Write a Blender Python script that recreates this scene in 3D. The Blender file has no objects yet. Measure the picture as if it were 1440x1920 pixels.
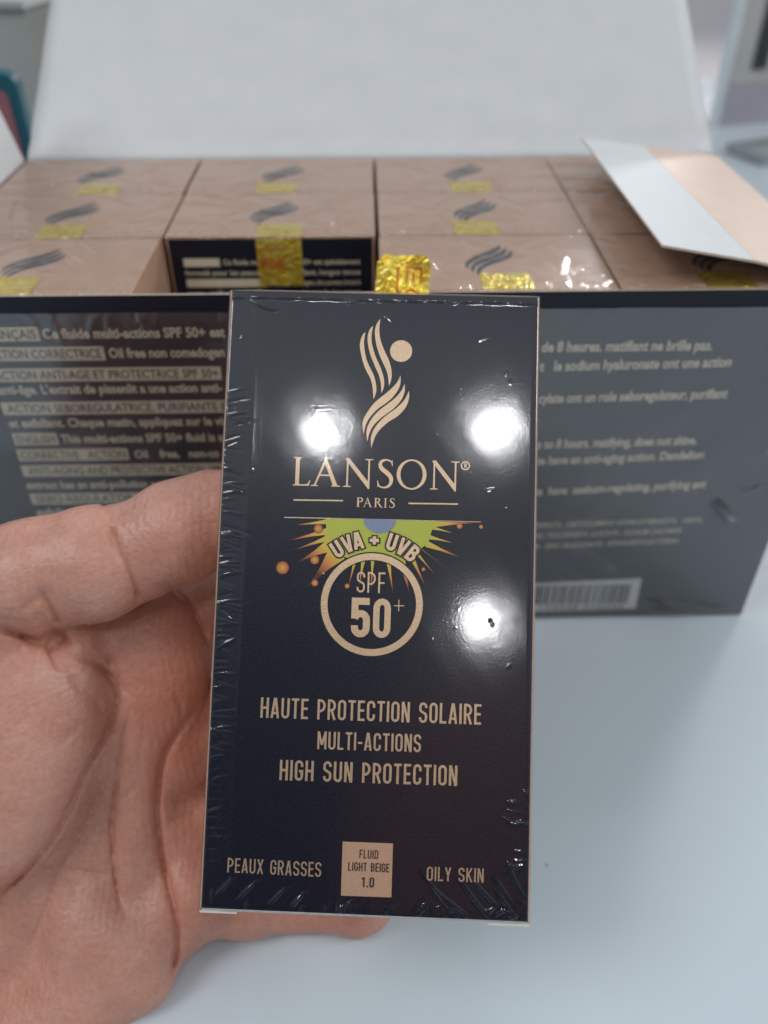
import bpy, math, random
import numpy as np
from mathutils import Matrix, Vector

random.seed(7)
RNG = np.random.default_rng(7)
SC = bpy.context.scene
COL = SC.collection
MM = 0.001

# ------------------------------------------------------------------ camera
CAM_H = 196.0                                   # millimetres above the counter
PITCH, YAW = math.radians(38.8), math.radians(2.34)
FPX = 1565.0                                    # focal length in pixels of the 1440x1920 photograph
HD = np.array([math.sin(YAW), math.cos(YAW), 0.0])
CF = HD * math.cos(PITCH) + np.array([0, 0, -math.sin(PITCH)])
CR = np.array([math.cos(YAW), -math.sin(YAW), 0.0])
CU = np.cross(CR, CF)
CPOS = np.array([0, 0, CAM_H])
cam = bpy.data.cameras.new('camera')
cam.sensor_fit = 'VERTICAL'
cam.sensor_width = cam.sensor_height = 24.0
cam.lens = 24.0 * FPX / 1920.0
cam.clip_start, cam.clip_end = 0.005, 60.0
cam.dof.use_dof = True
cam.dof.focus_distance = 0.1515
cam.dof.aperture_fstop = 8.2
camo = bpy.data.objects.new('camera', cam)
COL.objects.link(camo)
camo.matrix_world = Matrix((( CR[0], CU[0], -CF[0], CPOS[0]*MM), (CR[1], CU[1], -CF[1], CPOS[1]*MM),
                            (CR[2], CU[2], -CF[2], CPOS[2]*MM), (0, 0, 0, 1)))
SC.camera = camo

# ------------------------------------------------------------------ light
world = bpy.data.worlds.new('World')
SC.world = world
world.use_nodes = True
wn, wl = world.node_tree.nodes, world.node_tree.links
wn.clear()
w_out = wn.new('ShaderNodeOutputWorld'); w_bg = wn.new('ShaderNodeBackground')
w_tc = wn.new('ShaderNodeTexCoord'); w_sep = wn.new('ShaderNodeSeparateXYZ')
w_map = wn.new('ShaderNodeMapRange'); w_map.inputs['From Min'].default_value = -1; w_map.inputs['From Max'].default_value = 1
w_ramp = wn.new('ShaderNodeValToRGB')
wl.new(w_tc.outputs['Generated'], w_sep.inputs[0]); wl.new(w_sep.outputs['Z'], w_map.inputs['Value'])
wl.new(w_map.outputs[0], w_ramp.inputs[0])
cr = w_ramp.color_ramp
cr.elements[0].position, cr.elements[0].color = 0.0, (.16, .16, .17, 1)
cr.elements[1].position, cr.elements[1].color = 1.0, (.66, .74, .80, 1)
for p_, c_ in ((.48, (.24, .25, .26, 1)), (.60, (.46, .48, .50, 1)), (.80, (.60, .67, .74, 1))):
    e_ = cr.elements.new(p_); e_.color = c_
def w_dot(vec, lo, hi):
    d = wn.new('ShaderNodeVectorMath'); d.operation = 'DOT_PRODUCT'
    v = Vector(vec).normalized(); d.inputs[1].default_value = v
    wl.new(w_tc.outputs['Generated'], d.inputs[0])
    m = wn.new('ShaderNodeMapRange'); m.interpolation_type = 'SMOOTHSTEP'
    m.inputs['From Min'].default_value = lo; m.inputs['From Max'].default_value = hi
    wl.new(d.outputs['Value'], m.inputs['Value'])
    return m.outputs[0]
def w_mix(fac, a, b):
    m = wn.new('ShaderNodeMix'); m.data_type = 'RGBA'
    wl.new(fac, m.inputs[0]); wl.new(a, m.inputs[6]); m.inputs[7].default_value = b
    return m.outputs[2]
# the room behind the camera is darker (the person taking the picture stands there in warm tones)
c1 = w_mix(w_dot((-.08, -.90, .40), .80, .955), w_ramp.outputs[0], (.036, .038, .056, 1))
c2 = w_mix(w_dot((.08, -.90, .46), .968, .992), c1, (.38, .15, .08, 1))
wl.new(c2, w_bg.inputs['Color']); w_bg.inputs['Strength'].default_value = .60
wl.new(w_bg.outputs[0], w_out.inputs[0])

def disk_lamp(name, loc, power, size):
    l = bpy.data.lights.new(name, 'AREA'); l.shape = 'DISK'; l.size = size; l.energy = power; l.color = (.985, .99, 1.0)
    o = bpy.data.objects.new(name, l); COL.objects.link(o)
    o.location = loc
    o.rotation_euler = (Vector((0, .2, .05)) - Vector(loc)).to_track_quat('-Z', 'Y').to_euler()
    return o
# three ceiling downlights behind the photographer (their reflections show on the box), then a back right lamp and three added fill lamps
disk_lamp('disk_lamp', (-.284, -.986, 1.70), 1.15, .09)
disk_lamp('disk_lamp', (.145, -1.00, 1.70), 1.45, .105)
disk_lamp('disk_lamp', (.125, -1.72, 1.70), 1.7, .10)
disk_lamp('disk_lamp', (1.8, 2.40, 1.40), 24.0, .6)
disk_lamp('disk_lamp', (2.2, 5.4, 1.9), 60.0, .30)  # added lamp, brightens the floor beyond the counter
disk_lamp('disk_lamp', (-1.25, -.35, 1.80), 13.0, .8)  # added soft lamp, lifts the counter and the hand
disk_lamp('disk_lamp', (1.8, -.22, 1.36), 15.0, .8)  # added soft side lamp, evens the shadows and lights the film streaks

SC.view_settings.view_transform = 'Standard'
SC.view_settings.look = 'None'
SC.view_settings.exposure = 0.0
SC.view_settings.gamma = 1.0
SC.view_settings.use_curve_mapping = False
SC.render.engine = 'CYCLES'
SC.cycles.transparent_max_bounces = 24
SC.cycles.max_bounces = 10
SC.cycles.sample_clamp_indirect = 6.0
SC.cycles.use_denoising = True

# ------------------------------------------------------------------ materials
class NT:
    def __init__(s, name):
        s.m = bpy.data.materials.new(name); s.m.use_nodes = True
        s.t = s.m.node_tree; s.n = s.t.nodes; s.l = s.t.links
        s.b = s.n['Principled BSDF']; s.out = s.n['Material Output']
    def new(s, kind, **kw):
        n = s.n.new(kind)
        for k, v in kw.items():
            setattr(n, k, v)
        return n
    def coord(s, scale=(1, 1, 1), out='Object'):
        tc = s.new('ShaderNodeTexCoord'); mp = s.new('ShaderNodeMapping'); mp.inputs['Scale'].default_value = scale
        s.l.new(tc.outputs[out], mp.inputs[0]); return mp.outputs[0]
    def noise(s, scale, detail=3, rough=.5, vec=None, dist=0):
        n = s.new('ShaderNodeTexNoise'); n.inputs['Scale'].default_value = scale; n.inputs['Detail'].default_value = detail
        n.inputs['Roughness'].default_value = rough; n.inputs['Distortion'].default_value = dist
        s.l.new(vec if vec is not None else s.coord(), n.inputs['Vector']); return n.outputs['Fac']
    def ramp(s, fac, stops):
        r = s.new('ShaderNodeValToRGB'); e = r.color_ramp.elements
        e[0].position, e[0].color = stops[0][0], (*stops[0][1], 1)
        e[1].position, e[1].color = stops[-1][0], (*stops[-1][1], 1)
        for p, c in stops[1:-1]:
            k = e.new(p); k.color = (*c, 1)
        s.l.new(fac, r.inputs[0]); return r.outputs[0]
    def bump(s, h, strength, dist, prev=None):
        b = s.new('ShaderNodeBump'); b.inputs['Strength'].default_value = strength; b.inputs['Distance'].default_value = dist
        s.l.new(h, b.inputs['Height'])
        if prev is not None: s.l.new(prev, b.inputs['Normal'])
        return b.outputs[0]
    def set(s, **kw):
        for k, v in kw.items():
            i = s.b.inputs[k.replace('_', ' ')]
            i.default_value = (*v, 1) if isinstance(v, tuple) and len(v) == 3 and i.type == 'RGBA' else v
        return s
    def col(s, c): s.l.new(c, s.b.inputs['Base Color'])
    def nrm(s, c): s.l.new(c, s.b.inputs['Normal'])

def simple(name, c1, c2=None, rough=.5, metal=0.0, scale=300, bump=0.0, bscale=1500, coat=0.0, **kw):
    k = NT(name); k.set(Base_Color=c1, Roughness=rough, Metallic=metal)
    if coat: k.set(Coat_Weight=coat, Coat_Roughness=kw.get('coat_rough', .15))
    if c2: k.col(k.ramp(k.noise(scale, 4), [(.3, c1), (.7, c2)]))
    if bump: k.nrm(k.bump(k.noise(bscale, 3), bump, .0002))
    return k.m

def black_board():
    k = NT('black_board'); k.set(Roughness=.34, Specular_IOR_Level=.36)
    k.col(k.ramp(k.noise(2600, 2), [(.35, (.0045, .0058, .0145)), (.75, (.010, .0125, .027))]))
    b = k.bump(k.noise(2600, 3, .6), .26, .00012); k.nrm(b)
    return k.m
def kraft_board():
    k = NT('beige_board'); k.set(Roughness=.42)
    k.col(k.ramp(k.noise(160, 5), [(.3, (.43, .262, .178)), (.7, (.50, .31, .215))]))
    k.nrm(k.bump(k.noise(1800, 3), .25, .0001)); return k.m
def film_mat(name, f0=.075, rough=.07, bump=.25, bscale=420, haze=0.0, stretch=(1, 1, 1)):
    """clear shrink film: see-through, with a Fresnel gloss on both sides"""
    k = NT(name); k.n.remove(k.b)
    tr = k.new('ShaderNodeBsdfTransparent'); gl = k.new('ShaderNodeBsdfGlossy'); gl.inputs['Roughness'].default_value = rough
    mix = k.new('ShaderNodeMixShader'); g = k.new('ShaderNodeNewGeometry')
    d = k.new('ShaderNodeVectorMath', operation='DOT_PRODUCT')
    k.l.new(g.outputs['Incoming'], d.inputs[0]); k.l.new(g.outputs['Normal'], d.inputs[1])
    a = k.new('ShaderNodeMath', operation='ABSOLUTE'); k.l.new(d.outputs['Value'], a.inputs[0])
    o = k.new('ShaderNodeMath', operation='SUBTRACT'); o.inputs[0].default_value = 1.0; k.l.new(a.outputs[0], o.inputs[1])
    p = k.new('ShaderNodeMath', operation='POWER'); k.l.new(o.outputs[0], p.inputs[0]); p.inputs[1].default_value = 4.0
    m = k.new('ShaderNodeMath', operation='MULTIPLY_ADD'); k.l.new(p.outputs[0], m.inputs[0])
    m.inputs[1].default_value = .85 - f0; m.inputs[2].default_value = f0
    k.l.new(m.outputs[0], mix.inputs[0]); k.l.new(tr.outputs[0], mix.inputs[1])
    top = gl.outputs[0]
    if haze:
        df = k.new('ShaderNodeBsdfDiffuse'); df.inputs[0].default_value = (.8, .85, .9, 1)
        mx = k.new('ShaderNodeMixShader'); mx.inputs[0].default_value = haze
        k.l.new(gl.outputs[0], mx.inputs[1]); k.l.new(df.outputs[0], mx.inputs[2]); top = mx.outputs[0]
    k.l.new(top, mix.inputs[2]); k.l.new(mix.outputs[0], k.out.inputs[0])
    if bump:
        v = k.coord(stretch)
        b = k.bump(k.noise(bscale, 2, .5, v), bump, .0001)
        b = k.bump(k.noise(bscale * 5, 2, .5, v), bump * 5.0, .00004, b)
        k.l.new(b, gl.inputs['Normal'])
    return k.m
def foil_ink():
    k = NT('gold_ink'); k.set(Metallic=.8, Roughness=.40)
    k.col(k.ramp(k.noise(2500, 3), [(.3, (.66, .47, .31)), (.7, (.78, .57, .38))]))
    k.nrm(k.bump(k.noise(3000, 2), .3, .00008)); return k.m
def seal_mat():
    k = NT('hologram_seal_foil'); k.set(Metallic=.85, Roughness=.28)
    k.col(k.ramp(k.noise(240, 3, .6, None, 1.5), [(.25, (.72, .40, .04)), (.45, (.90, .64, .07)), (.6, (.95, .78, .15)), (.8, (.80, .72, .22))]))
    k.nrm(k.bump(k.noise(330, 3, .5, None, 2.0), .9, .0006)); return k.m
def burst_mat():
    """printed starburst: ink runs from lime at the middle to orange and brown at the tips"""
    k = NT('starburst_ink'); k.set(Roughness=.45)
    tc = k.new('ShaderNodeTexCoord'); sub = k.new('ShaderNodeVectorMath', operation='SUBTRACT')
    sub.inputs[1].default_value = (.0006, .0697, .0183)
    mul = k.new('ShaderNodeVectorMath', operation='MULTIPLY'); mul.inputs[1].default_value = (1/.0172, 1/.0135, 0)
    ln = k.new('ShaderNodeVectorMath', operation='LENGTH')
    k.l.new(tc.outputs['Object'], sub.inputs[0]); k.l.new(sub.outputs[0], mul.inputs[0]); k.l.new(mul.outputs[0], ln.inputs[0])
    k.col(k.ramp(ln.outputs['Value'], [(.0, (.50, .56, .07)), (.56, (.52, .55, .065)), (.70, (.74, .50, .06)), (.82, (.72, .26, .06)), (.93, (.36, .10, .05)), (1.0, (.10, .03, .02))]))
    return k.m
def spark_mat():
    k = NT('orange_dot_ink'); k.set(Roughness=.45)
    tc = k.new('ShaderNodeAttribute', attribute_name='radial')
    k.col(k.ramp(tc.outputs['Fac'], [(0, (.62, .50, .06)), (.5, (.62, .27, .06)), (.9, (.50, .10, .03)), (1, (.12, .02, .01))]))
    return k.m
def skin_mat():
    k = NT('skin'); k.set(Roughness=.38, Subsurface_Weight=.22, Subsurface_Scale=.0016)
    k.b.inputs['Subsurface Radius'].default_value = (1.0, .35, .2)
    at = k.new('ShaderNodeAttribute', attribute_name='flush')
    n1 = k.ramp(k.noise(70, 6, .6), [(.25, (.54, .258, .188)), (.5, (.61, .312, .235)), (.75, (.68, .39, .31))])
    n2 = k.ramp(k.noise(160, 5, .6), [(.3, (.60, .225, .145)), (.7, (.68, .295, .205))])
    mx = k.new('ShaderNodeMix', data_type='RGBA'); k.l.new(at.outputs['Fac'], mx.inputs[0]); k.l.new(n1, mx.inputs[6]); k.l.new(n2, mx.inputs[7])
    fine = k.ramp(k.noise(900, 4, .7), [(.3, (.88, .86, .85)), (.7, (1.06, 1.06, 1.07))])
    mu = k.new('ShaderNodeMix', data_type='RGBA', blend_type='MULTIPLY'); mu.inputs[0].default_value = 1
    k.l.new(mx.outputs[2], mu.inputs[6]); k.l.new(fine, mu.inputs[7]); k.col(mu.outputs[2])
    w = k.new('ShaderNodeTexWave'); w.inputs['Scale'].default_value = 620; w.inputs['Distortion'].default_value = 9; w.inputs['Detail'].default_value = 1; w.inputs['Detail Scale'].default_value = .12
    k.l.new(k.coord((.35, .5, 1.0)), w.inputs['Vector'])
    b = k.bump(w.outputs['Fac'], .30, .00010)
    vo = k.new('ShaderNodeTexVoronoi', feature='DISTANCE_TO_EDGE'); vo.inputs['Scale'].default_value = 520
    k.l.new(k.coord((1, 1, 1.6)), vo.inputs['Vector'])
    b = k.bump(vo.outputs['Distance'], .35, .0003, b)
    b = k.bump(k.noise(170, 6, .62), .62, .0010, b)
    k.nrm(b); return k.m
def counter_mat():
    k = NT('counter_gloss'); k.set(Roughness=.17, IOR=1.5)
    base_ = k.ramp(k.noise(7, 3), [(.3, (.575, .645, .69)), (.7, (.61, .68, .725))])
    vo = k.new('ShaderNodeTexVoronoi'); vo.inputs['Scale'].default_value = 60; k.l.new(k.coord(), vo.inputs['Vector'])
    speck = k.ramp(vo.outputs['Distance'], [(.02, (.42, .42, .42)), (.05, (1, 1, 1))])
    mu = k.new('ShaderNodeMix', data_type='RGBA', blend_type='MULTIPLY'); mu.inputs[0].default_value = .55
    k.l.new(base_, mu.inputs[6]); k.l.new(speck, mu.inputs[7]); k.col(mu.outputs[2])
    scr = k.noise(30, 6, .7, k.coord((1, 6, 1)), .6)
    k.l.new(k.ramp(scr, [(.35, (.07,)*3), (.7, (.19,)*3)]), k.b.inputs['Roughness'])
    k.nrm(k.bump(k.noise(60, 2), .05, .0006)); return k.m

M = dict(
    black=black_board(), beige=kraft_board(), gold=foil_ink(), seal=seal_mat(), burst=burst_mat(), spark=spark_mat(), skin=skin_mat(),
    counter=counter_mat(),
    film=film_mat('shrink_film', .062, .09, .02, 430),
    film_carton=film_mat('shrink_film_loose',   .19, .20, .02, 90, .055),
    film_top=film_mat('shrink_film_top',   .055, .10, .22, 150, .01),
    edge=simple('board_edge', (.55, .46, .36), (.46, .37, .28), .8, scale=800),
    white=simple('white_board', (.62, .635, .64), (.66, .67, .675), .65, scale=90, bump=.15, bscale=900),
    greyboard=simple('bare_board', (.58, .57, .52), (.66, .65, .60), .8, scale=400, bump=.2),
    peach=simple('peach_print', (.62, .44, .34), (.66, .48, .38), .5, scale=200),
    text=simple('dull_gold_ink', (.66, .575, .42), (.76, .67, .50), .5, .15, scale=900),
    inkdark=simple('dark_ink', (.010, .010, .012), None, .5),
    inkgrey=simple('charcoal_ink', (.018, .022, .028), (.03, .035, .042), .4, scale=700),
    lilac=simple('lilac_ink', (.23, .27, .42), (.28, .32, .47), .5, scale=2500),
    patch=simple('rose_gold_ink', (.62, .38, .25), (.68, .43, .29), .42, .35, scale=1500),
    orange=simple('orange_seal_ink', (.62, .16, .02), None, .4, .4),
    label=simple('white_label_ink', (.62, .62, .61), (.68, .68, .67), .5, scale=700),
    rim=simple('rose_gold_glint', (.80, .60, .42), (.70, .50, .34), .22, 1.0, scale=300, bump=.5, bscale=900),
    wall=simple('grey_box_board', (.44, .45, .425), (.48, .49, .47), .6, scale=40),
    wall_shaded=simple('grey_box_board_shaded', (.20, .20, .175), (.25, .25, .225), .6, scale=40),  # darker copy of the grey board, shade painted into the side faces
    teal=simple('teal_plastic', (.004, .12, .165), (.006, .14, .19), .35, scale=60),
    pink=simple('pink_print', (.36, .13, .16), (.42, .17, .2), .5, scale=60),
    lavender=simple('lavender_grey_panel', (.36, .345, .40), (.40, .385, .44), .3, scale=30),
    acrylic=simple('grey_acrylic', (.42, .43, .415), (.48, .48, .47), .25, scale=30),
    slot=simple('dark_slot', (.02, .028, .032), (.03, .038, .044), .3, scale=60),
    trayg=simple('grey_tray_plastic', (.30, .33, .34), (.34, .37, .38), .4, scale=30),
    floor=simple('floor_stone', (.82, .74, .73), (.88, .82, .82), .5, scale=3),
    pale=simple('pale_tray_plastic', (.62, .68, .70), (.68, .73, .75), .3, scale=30),
)

# ------------------------------------------------------------------ mesh helpers (all in millimetres)
def link(o, parent=None):
    COL.objects.link(o)
    if parent is not None: o.parent = parent
    return o
def mesh_obj(name, verts, faces, mats, parent=None, smooth=False, fmat=None):
    me = bpy.data.meshes.new(name)
    v = np.asarray(verts, dtype=np.float64) * MM
    me.from_pydata([tuple(p) for p in v], [], [tuple(int(i) for i in f) for f in faces])
    for m in (mats if isinstance(mats, (list, tuple)) else [mats]): me.materials.append(m)
    if fmat is not None: me.polygons.foreach_set('material_index', np.asarray(fmat, dtype=np.int32))
    if smooth: me.polygons.foreach_set('use_smooth', np.ones(len(me.polygons), dtype=bool))
    me.update()
    return link(bpy.data.objects.new(name, me), parent)
def empty(name, label, cat, matrix, group=None):
    o = bpy.data.objects.new(name, None); o.empty_display_size = .01; COL.objects.link(o); o.matrix_world = matrix
    o['label'] = label; o['category'] = cat
    if group: o['group'] = group
    return o
def tag(o, label=None, cat=None, group=None, kind=None):
    for k, v in (('label', label), ('category', cat), ('group', group), ('kind', kind)):
        if v: o[k] = v
    return o
class MB:
    def __init__(s): s.v = []; s.f = []; s.m = []
    def poly(s, pts, mat=0):
        b = len(s.v); s.v += [tuple(p) for p in pts]; s.f.append(list(range(b, b + len(pts)))); s.m.append(mat)
    def add(s, v, f, mat=0):
        b = len(s.v); s.v += [tuple(p) for p in v]; s.f += [[i + b for i in q] for q in f]; s.m += [mat] * len(f)
    def box(s, lo, hi, mats=(0,) * 6, bev=0.0):
        """axis box; mats in the order -x +x -y +y -z +z; optional chamfer on the vertical (local y) edges"""
        x0, y0, z0 = lo; x1, y1, z1 = hi
        if not bev:
            v = [(x, y, z) for z in (z0, z1) for y in (y0, y1) for x in (x0, x1)]
            q = [(0, 4, 6, 2), (1, 3, 7, 5), (0, 1, 5, 4), (2, 6, 7, 3), (0, 2, 3, 1), (4, 5, 7, 6)]
            b = len(s.v); s.v += v
            for f, m in zip(q, mats): s.f.append([i + b for i in f]); s.m.append(mats[0] if m is None else m)
        else:
            sec = rounded_section(x0, x1, z0, z1, bev)
            n = len(sec); b = len(s.v)
            s.v += [(x, y0, z) for x, z, _ in sec] + [(x, y1, z) for x, z, _ in sec]
            for i in range(n):
                j = (i + 1) % n
                s.f.append([b + i, b + n + i, b + n + j, b + j]); s.m.append(mats[sec[i][2]])
            s.f.append([b + i for i in range(n)]); s.m.append(mats[2])
            s.f.append([b + n + i for i in reversed(range(n))]); s.m.append(mats[3])
    def build(s, name, mats, parent=None, smooth=False):
        return mesh_obj(name, s.v, s.f, mats, parent, smooth, s.m)
def rounded_section(x0, x1, z0, z1, r, n=4):
    out = []
    # start at +z side, going clockwise seen from +y ; side ids -x0 +x1 -z4 +z5
    for cx, cz, a0, side in ((x1 - r, z1 - r, 90, 1), (x1 - r, z0 + r, 0, 4), (x0 + r, z0 + r, -90, 0), (x0 + r, z1 - r, -180, 5)):
        for i in range(n + 1):
            a = math.radians(a0 - 90 * i / n)
            out.append((cx + r * math.cos(a), cz + r * math.sin(a), side if i == n else 1))
    return out

# strokes: polylines with a width, drawn as flat ink; each stroke lies a hair above the last
class Ink:
    def __init__(s, z): s.z = z; s.v = []; s.f = []; s.k = 0
    def lift(s): s.k += 1; return s.z + s.k * .0022
    def poly(s, pts):
        z = s.lift(); b = len(s.v); s.v += [(x, y, z) for x, y in pts]; s.f.append(list(range(b, b + len(pts))))
        return b
    def strip(s, L, R, closed=False):
        z = s.lift(); n = len(L); b = len(s.v)
        s.v += [(x, y, z) for x, y in L] + [(x, y, z) for x, y in R]
        for i in range(n if closed else n - 1):
            j = (i + 1) % n
            s.f.append([b + i, b + n + i, b + n + j, b + j])
    def stroke(s, pts, w, closed=False, sx=None):
        P = np.array([p[:2] for p in pts], float); n = len(P)
        W = np.array([p[2] if len(p) > 2 else w for p in pts], float) / 2
        L, R = [], []
        for i in range(n):
            a = P[i - 1] if (i > 0 or closed) else None
            c = P[(i + 1) % n] if (i < n - 1 or closed) else None
            d1 = (P[i] - a) if a is not None else (c - P[i]); d2 = (c - P[i]) if c is not None else (P[i] - a)
            d1 = d1 / (np.linalg.norm(d1) + 1e-9); d2 = d2 / (np.linalg.norm(d2) + 1e-9)
            n1 = np.array([-d1[1], d1[0]]); n2 = np.array([-d2[1], d2[0]]); m = n1 + n2; m /= np.linalg.norm(m) + 1e-9
            k = 1 / max(.35, m @ n1)
            L.append(P[i] + m * W[i] * k); R.append(P[i] - m * W[i] * k)
        s.strip(L, R, closed)
    def disc(s, cx, cy, r, n=40): return s.poly([(cx + r * math.cos(2 * math.pi * i / n), cy + r * math.sin(2 * math.pi * i / n)) for i in range(n)])
    def ring(s, cx, cy, r0, r1, n=96):
        a = [2 * math.pi * i / n for i in range(n)]
        s.strip([(cx + r0 * math.cos(t), cy + r0 * math.sin(t)) for t in a], [(cx + r1 * math.cos(t), cy + r1 * math.sin(t)) for t in a], True)
    def build(s, name, mat, parent):
        f = []
        V = np.array(s.v)
        for q in s.f:                                   # every ink face looks outward (+z)
            p = V[q]; ar = 0.5 * np.sum(p[:, 0] * np.roll(p[:, 1], -1) - np.roll(p[:, 0], -1) * p[:, 1])
            f.append(q if ar > 0 else q[::-1])
        return mesh_obj(name, s.v, f, mat, parent)

def arc(cx, cy, rx, ry, a0, a1, n=10):
    return [(cx + rx * math.cos(math.radians(a0 + (a1 - a0) * i / n)), cy + ry * math.sin(math.radians(a0 + (a1 - a0) * i / n))) for i in range(n + 1)]

def sans(ch, w, t):
    """condensed grotesque capitals, cap height 1, width w, stroke t: list of (points, width, closed)"""
    l, r, b, T = t / 2, w - t / 2, t / 2, 1 - t / 2
    cx = w / 2; rx = r - l
    ry = min(rx / 2 * 1.1, .3)
    S = lambda *p: (list(p), t, False)
    bowl = lambda y0, y1, x1=r: ([(l, y1), (x1 - (y1 - y0) * .42, y1)] + arc(x1 - (y1 - y0) * .42, (y0 + y1) / 2, (y1 - y0) * .42, (y1 - y0) / 2, 90, -90)[1:] + [(l, y0)], t, False)
    if ch == 'A': return [S((l * .9, 0), (cx - t * .12, 1)), S((r + l * .1, 0), (cx + t * .12, 1)), ([(w * .2, .25), (w * .8, .25)], t * .9, False)]
    if ch == 'B': return [S((l, 0), (l, 1)), bowl(.52, T, r - .02), bowl(b, .52)]
    if ch == 'C': return [(arc(cx, T - ry, rx / 2, ry, 0, 180)[0:1] and [(r, .66)] + arc(cx, T - ry, rx / 2, ry, 0, 180) + arc(cx, b + ry, rx / 2, ry, 180, 360) + [(r, .34)], t, False)]
    if ch == 'D': return [S((l, 0), (l, 1)), ([(l, T), (cx, T)] + arc(cx, T - ry, rx / 2, ry, 90, 0)[1:] + arc(cx, b + ry, rx / 2, ry, 0, -90) + [(l, b)], t, False)]
    if ch == 'E': return [S((l, 0), (l, 1)), S((l, T), (w, T)), S((l, .51), (w * .92, .51)), S((l, b), (w, b))]
    if ch == 'F': return [S((l, 0), (l, 1)), S((l, T), (w, T)), S((l, .49), (w * .92, .49))]
    if ch == 'G': return [([(r, .68)] + arc(cx, T - ry, rx / 2, ry, 0, 180) + arc(cx, b + ry, rx / 2, ry, 180, 360) + [(r, .5)], t, False), S((cx, .47), (w, .47))]
    if ch == 'H': return [S((l, 0), (l, 1)), S((r, 0), (r, 1)), S((l, .5), (r, .5))]
    if ch == 'I': return [S((l, 0), (l, 1))]
    if ch == 'K': return [S((l, 0), (l, 1)), S((l, .36), (r, 1)), S((l + (r - l) * .3, .52), (r + .01, 0))]
    if ch == 'L': return [S((l, 0), (l, 1)), S((l, b), (w, b))]
    if ch == 'M': return [S((l, 0), (l, 1)), S((r, 0), (r, 1)), S((l, 1), (cx, .25)), S((r, 1), (cx, .25))]
    if ch == 'N': return [S((l, 0), (l, 1)), S((r, 0), (r, 1)), S((l + t * .1, 1), (r - t * .1, 0))]
    if ch in 'O0': return [(arc(cx, T - ry, rx / 2, ry, 0, 180) + arc(cx, b + ry, rx / 2, ry, 180, 360), t, True)]
    if ch == 'P': return [S((l, 0), (l, 1)), bowl(.42, T)]
    if ch == 'R': return [S((l, 0), (l, 1)), bowl(.46, T), S((cx * 1.02, .46), (r + t * .05, 0))]
    if ch == 'S':
        m = .52
        return [([(r, .73)] + arc(cx, T - ry, rx / 2, ry, 8, 180) + [(l, .66)] + arc(cx, .66, rx / 2, .13, 190, 250, 5) + arc(cx, .34, rx / 2, .14, 70, 0, 6) + arc(cx, b + ry, rx / 2, ry, 360, 180) + [(l, .27)], t, False)]
    if ch == 'T': return [S((0, T), (w, T)), S((cx, 0), (cx, 1))]
    if ch == 'U': return [([(l, 1)] + arc(cx, b + ry, rx / 2, ry, 180, 360) + [(r, 1)], t, False)]
    if ch == 'V': return [S((l * .9, 1), (cx - t * .1, 0)), S((w - l * .9, 1), (cx + t * .1, 0))]
    if ch == 'X': return [S((l, 0), (r, 1)), S((l, 1), (r, 0))]
    if ch == 'Y': return [S((l * .9, 1), (cx, .42)), S((w - l * .9, 1), (cx, .42)), S((cx, 0), (cx, .45))]
    if ch == '5': return [([(w * .95, T), (l, T), (l, .47)], t, False), ([(l, .47)] + arc(cx, .60 - ry, rx / 2, ry, 150, 0) + arc(cx, b + ry, rx / 2, ry, 360, 180) + [(l, .30)], t, False)]
    if ch == '1': return [S((cx, 0), (cx, 1)), S((cx, T), (cx - t * 1.3, .80))]
    if ch == '-': return [S((0, .42), (w, .42))]
    if ch == '.': return [S((0, t * .55), (t * 1.1, t * .55))]
    if ch == '+': return [S((0, .5), (w, .5)), S((cx, .5 - w / 2), (cx, .5 + w / 2))]
    return []
def sans_width(ch, w, t):
    return {'I': t, 'M': w * 1.25, ' ': w * .62, '.': t * 1.1, '-': w * .6, 'A': w * 1.04, 'T': w * .92, 'E': w * .86, 'F': w * .84, 'L': w * .84, '1': w * .72, 'X': w * 1.05, 'Y': w * 1.02, 'V': w * 1.02}.get(ch, w)
def sans_line(ink, s, u0, u1, v, h, w=.42, t=.125, gap=.11, v1=None, extra=0.0):
    """letters of s between u0 and u1 on baseline v (rising to v1), cap height h"""
    tot = sum(sans_width(c, w, t) + gap for c in s) - gap
    k = (u1 - u0) / tot; x = 0.0
    for c in s:
        cw = sans_width(c, w, t)
        for pts, sw, closed in sans(c, cw, t):
            q = [(u0 + (x + px) * k, v + (0 if v1 is None else (v1 - v) * (x / tot)) + py * h) for px, py in pts]
            ink.stroke(q, sw * (k + h) / 2 + extra, closed)
        x += cw + gap

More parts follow.
